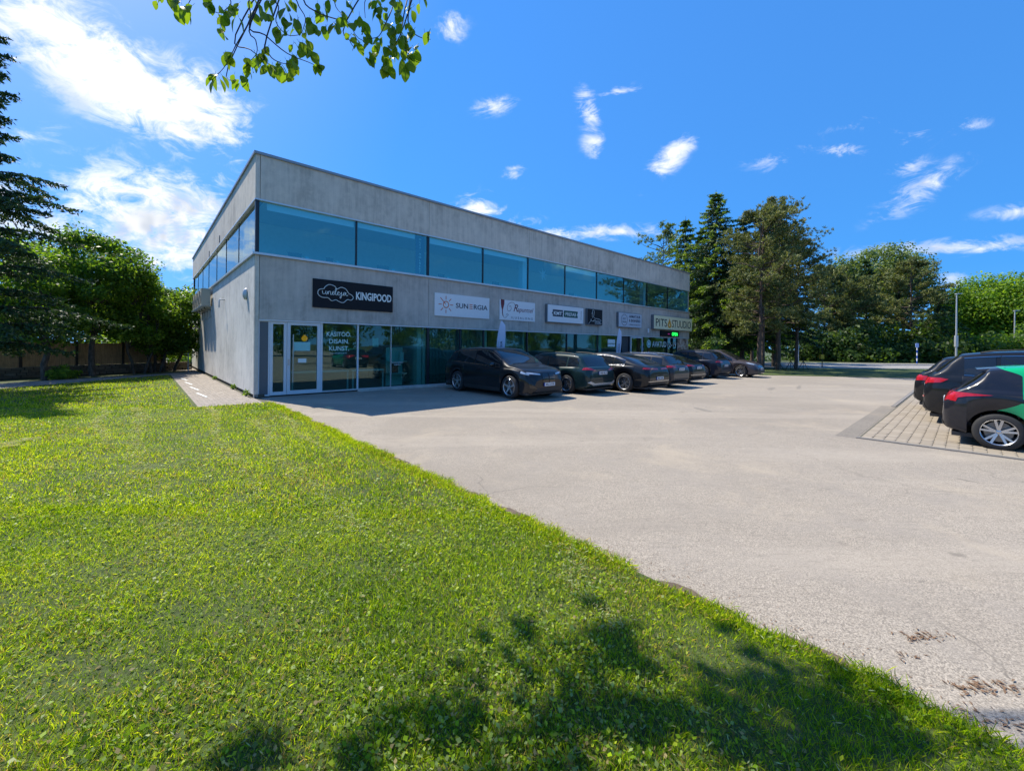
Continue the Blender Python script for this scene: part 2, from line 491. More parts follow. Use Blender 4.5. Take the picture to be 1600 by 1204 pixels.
M['asphalt_dark'] = asphalt('dark_asphalt', (0.25, 0.22, 0.18), (0.265, 0.23, 0.185))
M['road'] = asphalt('road_asphalt', (0.30, 0.285, 0.265), (0.32, 0.30, 0.28))
M['path'] = asphalt('path_gravel', (0.27, 0.255, 0.235), (0.24, 0.22, 0.19))

m, nt, out = new_mat('turf')
t = coords(nt)
a, b = noise(nt, t, 1.1, 6.0, 0.65, 0.3), noise(nt, t, 26.0, 5.0, 0.7)
c = ramp(nt, b, [(0.30, (0.022, 0.026, 0.008)), (0.5, (0.05, 0.078, 0.010)), (0.72, (0.11, 0.16, 0.015))])
c = mix(nt, maprange(nt, a, 0.42, 0.68, 0.0, 0.45), c, (0.10, 0.135, 0.03))
c = mix(nt, maprange(nt, noise(nt, t, 9.0, 4.0, 0.6), 0.60, 0.72, 0.0, 0.6), c, (0.14, 0.11, 0.06))
principled(nt, out, color=c, rough=0.9, normal=bump(nt, b, 1.0, 0.03))
M['turf'] = m
m, nt, out = new_mat('mottled_soil')
t = coords(nt)
c = mix(nt, noise(nt, t, 2.0, 6.0, 0.65), (0.035, 0.055, 0.014), (0.085, 0.10, 0.035))  # dark brown-green ground colour, mottled at random
principled(nt, out, color=c, rough=0.95)
M['soil'] = m

def sheet(name, pts, z, mat, kind='structure'):
    o = MB().slab([(p[0], p[1]) for p in pts], z - 0.05, z).build(name, mat)
    return tag(o, kind=kind)

sheet('ground', [(-900, -900), (900, -900), (900, 1500), (-900, 1500)], -0.03, M['soil'])
sheet('parking_lot', [lot(0.20, -0.3), lot(29.6, -0.3), lot(28.3, 5.5), (16.3, 26.7), (25.1, 25.1), (45, 22), (90, 15), (90, -70), lot(0.20, 70)], 0.0, M['asphalt'])
sheet('rear_yard', [lot(-1.3, -19.2), lot(-0.4, -17), lot(0, -17.3), lot(0, -60), (-45, 70), (-30, 30.5)], -0.01, M['asphalt'])
sheet('footpath', [(-18.4, -14), (-18.4, 21.9), (-18.15, 22.9), lot(-0.2, -15.2), lot(-0.2, -16.6), (-19.6, 23.4), (-20.9, 16.8), (-20.9, -14)], 0.004, M['path'])
LAWN = [lot(0.19, 70), lot(0.19, 1.75), lot(0.0, 1.52), lot(-0.35, 1.47), lot(-1.50, 1.47), lot(-1.50, -13.3), (-18.35, 21.8), (-18.35, -14), (-18.4, -60)]
sheet('lawn', LAWN, 0.028, M['turf'])
M['edge_soil'] = plain('edge_soil', (0.115, 0.085, 0.06), .95, 0, .5, 9)
rg = random.Random(3)
ep = [lot(0.10, 1.75 + k * .12) for k in range(120)] + [lot(0.20 + .05 * math.sin(k * .9) + .04 * math.sin(k * .31 + 1) + rg.uniform(0, .07), 1.75 + k * .12) for k in range(119, -1, -1)]
sheet('soil_margin', ep, 0.005, M['edge_soil'])
sheet('verge', [(16.2, 26.75), (25.1, 25.15), (45, 22.05), (90, 15.05), (200, 15.05), (200, 37.0), (10.9, 37.0), lot(30.35, -0.2), lot(29.7, -0.2), lot(28.4, 5.5)], 0.02, M['turf'])
sheet('road', [(10.7, 37.3), (260, 37.3), (260, 46.4), (3.0, 46.4)], -0.004, M['road'])
o = MB().box(10.8, 260, 37.0, 37.28, -0.05, 0.07).build('near_kerb', M['conc_low']); tag(o, kind='structure')
o = MB().box(6.0, 260, 46.4, 46.62, -0.05, 0.11).build('far_kerb', M['conc_low']); tag(o, kind='structure')
sheet('pavement', [(6.0, 46.62), (260, 46.62), (260, 49.6), (4.0, 49.6)], 0.10, M['path'])
sheet('far_verge', [(4, 49.6), (500, 49.6), (500, 600), (4, 600)], 0.06, M['soil'])

# paved strip along the flank: nearest blocks are single pieces
def paver_mat(name, a, b):
    m, nt, out = new_mat(name)
    t = coords(nt)
    oi = node(nt, 'ShaderNodeNewGeometry', out=8)
    ob = node(nt, 'ShaderNodeObjectInfo', out=5)
    rr = m_(nt, 'FRACT', m_(nt, 'ADD', oi, ob))
    c = mix(nt, rr, a, b)
    c = mix(nt, m_(nt, 'MULTIPLY', noise(nt, t, 60.0, 3.0, 0.7), 0.4), c, tuple(x * 0.6 for x in a))
    c = mix(nt, maprange(nt, noise(nt, coords(nt, 0), 3.0, 4.0), 0.5, 0.8, 0.0, 0.3), c, tuple(x * 0.7 for x in b))
    principled(nt, out, color=c, rough=0.88)
    return m
M['paver'] = paver_mat('paver', (0.26, 0.225, 0.19), (0.345, 0.30, 0.255))
M['slab'] = paver_mat('parking_block', (0.285, 0.24, 0.18), (0.36, 0.305, 0.235))
M['edging'] = plain('edging_stone', (0.20, 0.185, 0.165), .85, 0, .2)
M['joint'] = plain('joint_sand', (0.10, 0.095, 0.07), 0.95)

def block_mesh(name, lx, ly, h, mat, cut):
    c, d = cut, 0.006
    out8 = [(-lx / 2 + c, -ly / 2), (lx / 2 - c, -ly / 2), (lx / 2, -ly / 2 + c), (lx / 2, ly / 2 - c), (lx / 2 - c, ly / 2), (-lx / 2 + c, ly / 2), (-lx / 2, ly / 2 - c), (-lx / 2, -ly / 2 + c)]
    n = 8
    vs = [(x, y, -0.04) for x, y in out8] + [(x, y, h - 0.004) for x, y in out8] + [(x * (1 - 2 * d / lx), y * (1 - 2 * d / ly), h) for x, y in out8]
    fs = [(i, (i + 1) % n, (i + 1) % n + n, i + n) for i in range(n)] + [(i + n, (i + 1) % n + n, (i + 1) % n + 2 * n, i + 2 * n) for i in range(n)] + [tuple(range(2 * n, 3 * n))]
    return MB().add(vs, fs).mesh(name, mat)

def paving(root, cells, me, name, mat):
    # cells: (s, out) centres; the 300 nearest the camera become single pieces, the rest one mesh
    cells = sorted(cells, key=lambda c: -c[2])
    rest = MB()
    base = [tuple(v.co) for v in me.vertices]
    pol = [tuple(p.vertices) for p in me.polygons]
    for k, (s_, o_, wgt) in enumerate(cells):
        p = (s_, -o_, rng.uniform(-0.003, 0.003))
        if k < 300:
            ob = inst(name, me, root, p)
            ob.rotation_euler = (rng.uniform(-.006, .006), rng.uniform(-.006, .006), rng.uniform(-.008, .008))
        else:
            rest.add([(x + p[0], y + p[1], z + p[2]) for x, y, z in base], pol)
    tag(rest.build('far_' + name, mat, root), kind='stuff')

def in_view(s_, o_):
    p = lot(s_, o_)
    if p.y < 0.8: return 0.0
    x, y = to_px(p)
    if not (-40 < x < 1640 and y < 1260): return 0.001 / p.length
    return 1.0 / p.length

walk = thing('paved_walk', 'narrow block paved walk along the sunlit concrete flank of the building', 'walk', CB, BANG)
walk['kind'] = 'structure'
del walk['category']; del walk['label']
MB().box(-1.5, 0.19, -1.5, 15.0, -0.04, 0.002).build('bedding', M['joint'], walk)
pm = block_mesh('paver', 0.098, 0.198, 0.026, M['paver'], 0.003)
cells = []
for i in range(15):
    s_ = -1.45 + i * 0.1
    for j in range(82):
        o_ = 1.40 - 0.2 * j - (0.1 if i % 2 else 0)
        if s_ > -0.05 and o_ < 0.05: continue
        cells.append((s_, o_, in_view(s_, o_)))
paving(walk, cells, pm, 'paver', M['paver'])
mb = MB()
for k in range(4):
    o0 = -1.0 - k * 2.6
    mb.add([(-1.12, -o0, 0.032), (-1.06, -o0, 0.032), (-1.20, -o0 + 1.5, 0.032), (-1.26, -o0 + 1.5, 0.032)], [(0, 1, 2, 3)])
mb.build('chalk_line', M['letter_white'], walk)

bay = thing('parking_bay', None, None, CB, BANG)
bay['kind'] = 'structure'
MB().box(7.78, 26.0, -26.0, -13.64, -0.04, 0.003).build('bedding', M['joint'], bay)
bm_ = block_mesh('paving_block', 0.198, 0.160, 0.017, M['slab'], 0.036)
cells = []
for i in range(74):
    for j in range(60):
        s_, o_ = 7.93 + i * 0.2, 13.76 + j * 0.162
        if s_ > 22.5 or o_ > 23: continue
        v = in_view(s_, o_)
        if 9.3 < s_ < 10.2 and o_ > 15 or 11 < s_ and o_ > 15.3: v *= 0.01
        cells.append((s_, o_, v))
paving(bay, cells, bm_, 'paving_block', M['slab'])
MB().box(7.72, 7.815, -26, -13.62, -0.05, 0.022).build('edging', M['edging'], bay)
tag(MB().box(7.72, 14.3, -13.62, -13.30, -0.05, 0.004).build('tarmac_patch', M['asphalt_dark'], bay))
MB().box(14.3, 26, -13.62, -13.52, -0.05, 0.02).build('edging', M['edging'], bay)
# dark worn patches in the tarmac
for k, (s_, o_, rx, ry, lab) in enumerate(((9.04, 10.12, .42, .15, 'small dark worn spot in the middle of the parking lot'), (19.4, 10.0, 1.3, .10, 'long dark seam in the tarmac toward the far end of the lot'), (17.6, 9.4, .9, .16, 'faint dark repair in the tarmac behind the parked cars'))):
    pts = [(rx * math.cos(a_) * rng.uniform(.7, 1.1), ry * math.sin(a_) * rng.uniform(.6, 1.1)) for a_ in (2 * math.pi * i / 14 for i in range(14))]
    o = MB().slab(pts, -.04, .003).build('tarmac_patch', M['asphalt_dark'])
    o.location = lot(s_, o_); o.rotation_euler = (0, 0, BANG + (.2 if k else .9))
    tag(o, lab, 'tarmac patch')

# ------------------------------------------------------------------ the main building
BL, BD, BH = 30.25, 22.0, 7.72
B = thing('commercial_building', 'two storey bare concrete commercial building with ribbon windows and shop signs', 'building', CB, BANG)
def P(name, mb, mat, parent=None, smooth=None):
    return mb.build(name, mat, parent or B, smooth)

JOINTS = [0.13, 6.24, 12.09, 18.0, 24.02, BL]
LJ = [0.0, 3.98, 6.95, 10.2, 13.7, 17.6, BD]
g_ = 0.007
P('core_wall', MB().box(0.10, BL - 0.1, 0.07, 0.30, 2.56, 4.50).box(0.10, BL - 0.1, 0.07, 0.30, 6.36, 7.6)
  .box(0.07, 0.30, 0.302, BD - .1, 0.1, 4.50).box(0.07, 0.30, 0.302, BD - .1, 6.36, 7.6), M['dark'])
for a, b in zip(JOINTS[:-1], JOINTS[1:]):
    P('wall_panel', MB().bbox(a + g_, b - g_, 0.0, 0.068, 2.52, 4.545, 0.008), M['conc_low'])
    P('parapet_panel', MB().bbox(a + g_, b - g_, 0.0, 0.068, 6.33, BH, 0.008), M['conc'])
P('corner_edge', MB().box(0.004, 0.13 - g_, 0.0, 0.068, 0.03, 4.545).box(0.004, 0.13 - g_, 0.0, 0.068, 6.33, BH), M['conc'])
for a, b in zip(LJ[:-1], LJ[1:]):
    y0, y1 = a + g_, b - g_
    def vb(z0, z1):
        c = 0.008
        prof = [(y0 + c, z0), (y1 - c, z0), (y1, z0 + c), (y1, z1 - c), (y1 - c, z1), (y0 + c, z1), (y0, z1 - c), (y0, z0 + c)]
        n = len(prof)
        x0, x1 = 0.0, 0.068
        yy = 0.0685 if a == 0 else 0
        return MB().add([(x0, max(y, yy), z) for y, z in prof] + [(x1, max(y, yy), z) for y, z in prof],
                        [tuple(range(n - 1, -1, -1)), tuple(range(n, 2 * n))] + [(i, (i + 1) % n, (i + 1) % n + n, i + n) for i in range(n)])
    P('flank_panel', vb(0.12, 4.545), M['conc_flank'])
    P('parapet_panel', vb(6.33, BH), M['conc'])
P('plinth', MB().box(0.03, 0.3, 0.0, BD, -0.05, 0.118).box(0.30, BL, 0.12, 0.3, -0.05, 0.045), plain('plinth', (0.085, 0.07, 0.05), 0.9, 0, 0.4, 4))
P('end_wall', MB().box(BL - 0.2, BL, 0.302, BD, -0.05, BH).box(0.302, BL - 0.202, BD - 0.2, BD, -0.05, BH), M['conc'])
P('end_pier', MB().box(BL - 0.12, BL, 0.07, 0.30, 0, 2.518), M['conc_low'])
P('end_pier', MB().box(BL - 0.12, BL, 0.07, 0.30, 4.625, 6.28), M['conc_low'])
P('roof', MB().box(0.3, BL - 0.22, 0.31, BD - 0.22, 7.30, 7.45), M['dark'])
P('coping', MB().box(-0.05, BL + 0.05, -0.05, 0.34, BH + 0.002, BH + 0.085).box(-0.05, 0.34, 0.342, BD + .05, BH + 0.002, BH + 0.085)
  .box(BL - 0.3, BL + 0.05, 0.342, BD + .05, BH + 0.002, BH + 0.085).box(0.342, BL - .302, BD - .3, BD + .05, BH + .002, BH + .085), M['coping'])
P('sill_flashing', MB().box(-0.07, BL + .01, -0.07, 0.2, 4.55, 4.62).box(-0.07, 0.2, 0.202, BD, 4.55, 4.62), M['alu'])
P('window_head', MB().box(-0.012, BL, -0.012, 0.1, 6.282, 6.326).box(-0.012, 0.1, 0.102, BD, 6.282, 6.326), M['alu'])
P('shop_head', MB().box(0.13, BL, 0.008, 0.12, 2.468, 2.515), M['white_frame'])
# upper ribbon windows
UM = [0.07, 3.23, 6.24, 9.15, 12.08, 14.98, 17.93, 20.87, 23.8, 26.78, BL - 0.12]
for k, (a, b) in enumerate(zip(UM[:-1], UM[1:])):
    P('upper_pane', MB().add([(a, 0.085, 4.62), (b, 0.085, 4.62), (b, 0.085, 6.28), (a, 0.085, 6.28)], [(0, 1, 2, 3)]), M['glass_up'])
    wid = 0.055 if k in (0, 2) else 0.03
    P('mullion', MB().box(a - wid, a + wid, 0.06, 0.14, 4.62, 6.28), M['dark_frame'])
LM = [0.14, 3.52, 6.68, 9.79, 13.09, 16.15, 18.99, BD - 0.25]
for k, (a, b) in enumerate(zip(LM[:-1], LM[1:])):
    P('flank_pane', MB().add([(0.085, b, 4.62), (0.085, a, 4.62), (0.085, a, 6.28), (0.085, b, 6.28)], [(0, 1, 2, 3)]), M['glass_side'])
    if k: P('mullion', MB().box(0.07, 0.13, a - 0.014, a + 0.014, 4.62, 6.28), M['dark_frame'])
P('corner_post', MB().box(0.02, 0.075, 0.02, 0.14, 4.62, 6.28), M['dark_frame'])
P('corner_post', MB().box(0.04, 0.3, BD - .25, BD - .02, 4.62, 6.28), M['dark_frame'])
# shop front at street level
P('blank_panel', MB().box(0.165, 0.405, 0.075, 0.11, 0.09, 2.44), M['grey_panel'])
P('panel_frame', MB().box(0.132, 0.163, 0.06, 0.13, 0.04, 2.466).box(0.407, 0.45, 0.06, 0.13, 0.04, 2.466).box(0.163, 0.407, 0.06, 0.13, 0.04, 0.09).box(0.163, .407, .06, .13, 2.44, 2.466), M['white_frame'])
GZ = 0.105
def pane(a, b, z0=0.10, z1=2.46):
    return P('shop_pane', MB().add([(a, GZ, z0), (b, GZ, z0), (b, GZ, z1), (a, GZ, z1)], [(0, 1, 2, 3)]), M['glass_low'])
def frame(parent, name, a, b, z0, z1, w_, mat, y0=0.06, y1=0.13):
    return P(name, MB().box(a, a + w_, y0, y1, z0, z1).box(b - w_, b, y0, y1, z0, z1).box(a + w_, b - w_, y0, y1, z0, z0 + w_ * 1.25).box(a + w_, b - w_, y0, y1, z1 - w_, z1), mat, parent)
d = frame(B, 'side_light', 0.455, 0.945, 0.05, 2.462, 0.085, M['white_frame'])
P('glass', MB().add([(0.54, GZ, 0.15), (0.86, GZ, 0.15), (0.86, GZ, 2.38), (0.54, GZ, 2.38)], [(0, 1, 2, 3)]), M['glass_low'], d)
d = frame(B, 'door', 0.955, 2.0, 0.05, 2.462, 0.10, M['white_frame'], 0.05, 0.12)
P('glass', MB().add([(1.05, GZ - .01, 0.16), (1.90, GZ - .01, 0.16), (1.90, GZ - .01, 2.37), (1.05, GZ - .01, 2.37)], [(0, 1, 2, 3)]), M['glass_low'], d)
P('handle', MB().cyl((1.12, -0.03, 0.45), (1.12, -0.03, 2.05), 0.017).cyl((1.12, -0.03, 0.6), (1.12, 0.06, 0.6), 0.01).cyl((1.12, -0.03, 1.25), (1.12, 0.06, 1.25), 0.01).cyl((1.12, -0.03, 1.9), (1.12, 0.06, 1.9), 0.01), M['steel'], d, 40)
P('lock', MB().box(0.985, 1.02, 0.03, 0.05, 1.02, 1.22), M['steel'], d)
P('notice', MB().box(1.17, 1.68, GZ - .018, GZ - .014, 1.50, 1.80), M['teal_paper'], d)
P('notice', MB().box(1.30, 1.56, GZ - .018, GZ - .014, 1.10, 1.24), M['letter_white'], d)
P('door_post', MB().box(2.004, 2.075, 0.05, 0.13, 0.05, 2.466), M['white_frame'])
SM = [2.075, 3.32, 4.63, 6.28, 7.9, 9.24, 12.07, 15.19, 18.07, 20.71]
panes = []
for k, (a, b) in enumerate(zip(SM[:-1], SM[1:])):
    panes.append(pane(a, b))
    if k == 0: continue
    wd, mt = {1: (0.028, 'white_frame'), 2: (0.012, 'alu'), 3: (0.05, 'dark_frame')}.get(k, (0.03, 'dark_frame'))
    P('mullion', MB().box(a - wd, a + wd, 0.055, 0.125, 0.10, 2.466), M[mt])
P('bottom_rail', MB().box(2.077, 3.34, 0.05, 0.13, 0.05, 0.10).box(3.34, 20.7, 0.05, 0.13, 0.05, 0.10), M['alu'])
P('kerb_ledge', MB().box(3.3, 20.6, -0.10, 0.048, -0.03, 0.075), M['conc_low'])
# the pizzeria entrance and window
for a_, b_ in ((20.68, 20.76), (21.56, 21.62)): P('entrance_jamb', MB().box(a_, b_, 0.05, 0.14, 0, 2.466), M['dark_frame'])
P('recess_shade', MB().box(20.77, 21.55, 0.12, 0.15, 0.05, 2.44), M['inside_dark'])  # dark sheet in place of the shade inside the open entrance
d = frame(B, 'door', 21.64, 23.1, 0.03, 2.44, 0.07, M['white_frame'], -0.02, 0.05)
P('glass', MB().add([(21.71, 0.01, 0.1), (23.03, 0.01, 0.1), (23.03, 0.01, 2.37), (21.71, 0.01, 2.37)], [(0, 1, 2, 3)]), M['glass_low'], d)
pz = [pane(23.4, 26.8), pane(26.8, 28.33)]
for a_, b_ in ((23.1, 23.42), (26.77, 26.83), (28.3, 28.37)): P('mullion', MB().box(a_, b_, 0.06, 0.13, 0.0, 2.466), M['dark_frame'])
P('notice_board', MB().box(23.14, 23.38, 0.045, 0.058, 0.7, 2.2), M['black'])
for z0 in (0.8, 1.15, 1.5, 1.85):
    P('notice', MB().box(23.17, 23.35, 0.040, 0.044, z0, z0 + 0.22), M['sign_side'])
m, nt, out = new_mat('food_poster')
t = coords(nt)
c = ramp(nt, noise(nt, t, 2.3, 3.0, 0.5, 1.0), [(0.34, (0.09, 0.03, 0.03)), (0.45, (0.36, 0.20, 0.15)), (0.55, (0.58, 0.46, 0.40)), (0.68, (0.60, 0.58, 0.56))])
principled(nt, out, color=c, rough=0.35)
P('poster', MB().box(28.38, BL - .13, 0.07, 0.09, 0.1, 2.45), m)
# rooms behind the glass
P('floor_slab', MB().box(0.31, BL - .21, 0.31, BD - .21, -0.04, 0.03), M['inside_floor'])
P('storey_slab', MB().box(0.31, BL - .21, 0.302, BD - .21, 2.75, 3.55), M['ceiling'])
P('top_ceiling', MB().box(0.31, BL - .21, 0.302, BD - .21, 6.62, 6.72), M['ceiling'])
P('partition', MB().box(0.31, BL - .21, 6.0, 6.1, 0.03, 2.74).box(0.31, BL - .21, 4.0, 4.1, 3.56, 6.6).box(6.2, 6.3, .32, 6, .03, 2.74).box(12, 12.1, .32, 6, .03, 2.74).box(18, 18.1, .32, 6, .03, 2.74), M['inside_wall'])
for a_, b_, z_ in ((.35, 3.15, 6.05), (3.3, 5.65, 6.08), (6.3, 9.08, 6.02), (9.22, 12.0, 6.05), (15.05, 17.85, 6.0)): P('roller_blind', MB().box(a_, b_, 0.13, 0.145, z_, 6.279), M['white'])
for q_ in ((5.95, 6.15, .4, .7, .03, 2.74), (12.0, 12.3, .4, .7, 3.56, 6.6), (18.3, 18.55, .15, .4, .03, 2.74), (9.3, 9.5, .18, .45, .03, 2.74), (24.2, 24.5, .6, .9, 3.56, 6.6)): P('column', MB().box(*q_), M['inside_wall'])

# ------------------------------------------------------------------ lettering
def text_mesh(s, size, bold=0.0, xs=1.0, shear=0.0, align='LEFT', extr=0.0015, spacing=1.0):
    cu = bpy.data.curves.new('lettering', 'FONT')
    cu.body = s
    cu.size = size
    cu.offset = bold * size
    cu.shear = shear
    cu.align_x = align
    cu.extrude = extr
    cu.space_character = spacing
    cu.resolution_u = 3
    tmp = bpy.data.objects.new('lettering', cu)
    me = bpy.data.meshes.new_from_object(tmp)
    bpy.data.objects.remove(tmp); bpy.data.curves.remove(cu)
    me.transform(Matrix.Rotation(R(90), 4, 'X') @ Matrix.Diagonal((xs, 1, 1, 1)))
    return me

def text(parent, s, x, z, y, size, mat, fit=None, **kw):
    me = text_mesh(s, size, **kw)
    if fit:
        xsz = [v.co.x for v in me.vertices]
        me.transform(Matrix.Translation((-min(xsz), 0, 0)))
        me.transform(Matrix.Diagonal((fit / (max(xsz) - min(xsz)), 1, 1, 1)))
    me.materials.append(mat)
    o = bpy.data.objects.new('lettering', me)
    o.location = (x, y, z)
    return link(o, parent)

def crom(pts, closed=False, n=6):
    pts = [Vector((*p, 0)) if len(p) == 2 else Vector(p) for p in pts]
    N = len(pts)
    out = []
    for i in range(N if closed else N - 1):
        p0, p1, p2, p3 = (pts[(i + k - 1) % N] if closed else pts[min(max(i + k - 1, 0), N - 1)] for k in range(4))
        for j in range(n):
            t = j / n
            out.append(0.5 * ((2 * p1) + (p2 - p0) * t + (2 * p0 - 5 * p1 + 4 * p2 - p3) * t * t + (3 * p1 - p0 - 3 * p2 + p3) * t ** 3))
    out.append(out[0].copy() if closed else pts[-1])
    return out

def stroke(parent, name, pts, y, wdt, mat, closed=False, n=6, smooth=True):
    q = crom(pts, closed, n) if smooth else [Vector((*p, 0)) for p in pts]
    mb = MB()
    mb.tube([(p.x, y, p.y) for p in q], wdt, 4)
    return mb.build(name, mat, parent)

def poly(parent, name, pts, y, mat, th=0.004):
    return MB().prism(pts, y, y + th).build(name, mat, parent)

def disc(cx, cz, r, n=28):
    return [(cx + r * math.cos(2 * math.pi * k / n), cz + r * math.sin(2 * math.pi * k / n)) for k in range(n)]

def ring(parent, name, cx, cz, r, w_, y, mat, n=28):
    mb = MB()
    a, b = disc(cx, cz, r, n), disc(cx, cz, r - w_, n)
    mb.add([(x, y, z) for x, z in a] + [(x, y, z) for x, z in b], [(i, (i + 1) % n, (i + 1) % n + n, i + n) for i in range(n)])
    return mb.build(name, mat, parent)

def sign(name, label, s0, s1, z0, z1, depth, face, side=None, bevel=0.004):
    o = thing(name, label, 'sign', lot(s0, 0.0, z0), BANG)
    wd, hg = s1 - s0, z1 - z0
    yb, yf = -0.012, -0.012 - depth
    if side is None:
        MB().bbox(0, wd, yf, yb, 0, hg, bevel).build('board', face, o)
    else:
        MB().bbox(0, wd, yf + 0.012, yb, 0, hg, 0.015).build('case', side, o)
        MB().box(0.03, wd - 0.03, yf, yf + 0.0118, 0.03, hg - 0.03).build('face', face, o)
    return o, wd, hg, yf - 0.003

o, W_, H_, y = sign('shop_sign', 'black board reading KINGIPOOD beside a white cloud outline, above the glass door', 1.71, 4.63, 3.0, 3.99, 0.035, M['black'])
cl = [(.16, .50), (.20, .62), (.36, .67), (.40, .74), (.54, .83), (.72, .79), (.80, .70), (.94, .77), (1.10, .73), (1.22, .58), (1.33, .52), (1.38, .43), (1.30, .34), (1.17, .35), (1.02, .23), (.85, .27), (.77, .31), (.62, .27), (.50, .36), (.33, .36), (.21, .41)]
stroke(o, 'cloud_outline', cl, y, 0.011, M['letter_white'], True)
un = [(0, .5), (.02, .1), (.12, 0), (.25, .15), (.28, .5), (.28, .1), (.36, 0), (.45, .45), (.47, 0), (.48, .3), (.58, .48), (.66, .4), (.67, .05), (.74, 0), (.84, .22), (.98, .38), (.92, .5), (.82, .38), (.82, .1), (.92, 0), (1.05, .3), (1.16, .85), (1.1, .95), (1.05, .7), (1.08, .1), (1.16, 0), (1.26, .2), (1.4, .38), (1.34, .5), (1.24, .38), (1.24, .1), (1.34, 0), (1.5, .2), (1.58, .48), (1.58, 0), (1.54, -.4), (1.46, -.4), (1.5, -.15), (1.7, .1), (1.95, .42), (1.82, .48), (1.74, .25), (1.8, .02), (1.92, .2), (1.97, .48), (1.97, .1), (2.06, 0), (2.15, .15)]
stroke(o, 'lettering', [(0.31 + a * 0.41, 0.485 + b * 0.23) for a, b in un], y, 0.010, M['letter_white'])
text(o, 'KINGIPOOD', 1.48, 0.39, y, 0.385, M['letter_white'], fit=1.38, bold=0.028)

o, W_, H_, y = sign('company_sign', 'white board reading SUNERGIA with an orange sun emblem', 6.51, 9.46, 2.99, 3.96, 0.035, M['white'])
ring(o, 'sun_ring', 0.56, 0.50, 0.155, 0.04, y, M['orange'])
for k in range(8):
    a = R(45 * k)
    r0, r1 = (0.21, 0.37) if k != 3 else (0.02, 0.40)
    c, s_ = math.cos(a), math.sin(a)
    poly(o, 'sun_ray', [(0.56 + c * r0 - s_ * .017, .5 + s_ * r0 + c * .017), (0.56 + c * r0 + s_ * .017, .5 + s_ * r0 - c * .017), (0.56 + c * r1 + s_ * .017, .5 + s_ * r1 - c * .017), (0.56 + c * r1 - s_ * .017, .5 + s_ * r1 + c * .017)], y, M['orange'])
text(o, 'SUN', 1.07, 0.40, y, 0.30, M['navy'], fit=0.66, bold=0.015)
for z_ in (0.40, 0.485, 0.57):
    poly(o, 'letter_bar', [(1.80, z_), (1.98, z_), (1.98, z_ + .038), (1.80, z_ + .038)], y, M['orange'])
text(o, 'RGIA', 2.04, 0.40, y, 0.30, M['navy'], fit=0.80, bold=0.015)

o, W_, H_, y = sign('salon_sign', 'white board reading Rapuntsel ILUSALONG with a wine red plume', 10.1, 12.5, 3.0, 3.97, 0.03, M['white'])
poly(o, 'plume', [(.06, .99), (.30, .97), (.29, .76), (.24, .62), (.20, .48), (.205, .30), (.25, .18), (.19, .20), (.15, .32), (.14, .5), (.10, .62), (.07, .78)], y, M['wine'])
stroke(o, 'flourish', [(.2, .2), (.28, .12), (.4, .13), (.48, .2), (.56, .27), (.46, .30), (.42, .24)], y, 0.008, M['navy'])
stroke(o, 'flourish', [(1.05, .62), (.92, .86), (.68, .86), (.50, .70), (.50, .50), (.62, .44), (.74, .56), (.70, .70), (.60, .66)], y, 0.009, M['wine'])
text(o, 'R', .86, .45, y, .52, M['wine'], shear=0.35)
text(o, 'apuntsel', 1.16, .45, y, .34, M['wine'], fit=1.12, shear=0.35)
text(o, 'ILUSALONG', .74, .09, y, .15, M['navy'], fit=1.5, spacing=1.5)

o, W_, H_, y = sign('company_sign', 'white light box reading KMT PREFAB on dark blue and green tags', 13.29, 16.36, 3.03, 4.0, 0.17, M['white'], M['sign_side'])
poly(o, 'blue_tag', [(.42, .33), (1.26, .33), (1.22, .42), (1.27, .51), (1.22, .60), (1.26, .70), (.42, .70), (.42, .58), (.34, .51), (.42, .44)], y, M['navy'])
poly(o, 'green_tag', [(1.34, .33), (2.52, .33), (2.52, .42), (2.46, .51), (2.52, .60), (2.52, .70), (1.34, .70), (1.30, .60), (1.35, .51), (1.30, .42)], y, M['green_print'])
text(o, 'KMT', .50, .42, y - .003, .26, M['letter_white'], fit=.66, bold=0.03)
text(o, 'PREFAB', 1.46, .42, y - .003, .26, M['letter_white'], fit=.92, bold=0.012)
q = text(o, 'STUUDIO', 2.86, .26, y, .09, M['navy'], fit=.5)
q.rotation_euler = (0, R(-90), 0)

o, W_, H_, y = sign('studio_sign', 'small square black light box with a thin white line drawing', 16.74, 18.24, 3.04, 4.0, 0.14, M['black'], M['sign_side'])
stroke(o, 'line_drawing', [(.48, .42), (.46, .62), (.50, .86), (.60, .88), (.66, .80), (.62, .58), (.60, .48), (.75, .40), (1.1, .38), (1.35, .30), (1.15, .20), (.7, .22), (.4, .22)], y, 0.010, M['letter_white'])
stroke(o, 'line_drawing', [(.12, .05), (.3, .22), (.36, .34), (.42, .22), (.6, .26), (.74, .33), (.80, .24), (1.0, .28), (1.2, .29)], y, 0.009, M['letter_white'])
stroke(o, 'line_drawing', [(.40, .68), (.54, .70)], y, 0.009, M['letter_white'])
text(o, 'studio', .72, .08, y, .15, M['letter_white'], fit=.66)

o, W_, H_, y = sign('workshop_sign', 'pale grey light box with a round emblem and three dark lines of print', 19.93, 22.72, 3.03, 3.99, 0.16, plain('pale_face', (0.52, 0.56, 0.62), .5, 0, .04), M['sign_side'])
ring(o, 'emblem_ring', .66, .48, .37, .03, y, M['navy'])
text(o, 'SOFT', .66, .50, y, .17, M['navy'], align='CENTER')
text(o, 'WASH', .66, .30, y, .17, M['navy'], align='CENTER')
text(o, 'ARMATUUR', 1.20, .66, y, .24, M['navy'], fit=1.4, bold=0.02)
text(o, '& BANNERID', 1.20, .39, y, .24, M['navy'], fit=1.4, bold=0.02)
text(o, 'reklaam ja kujundus', 1.20, .17, y, .13, M['navy'], fit=1.4)

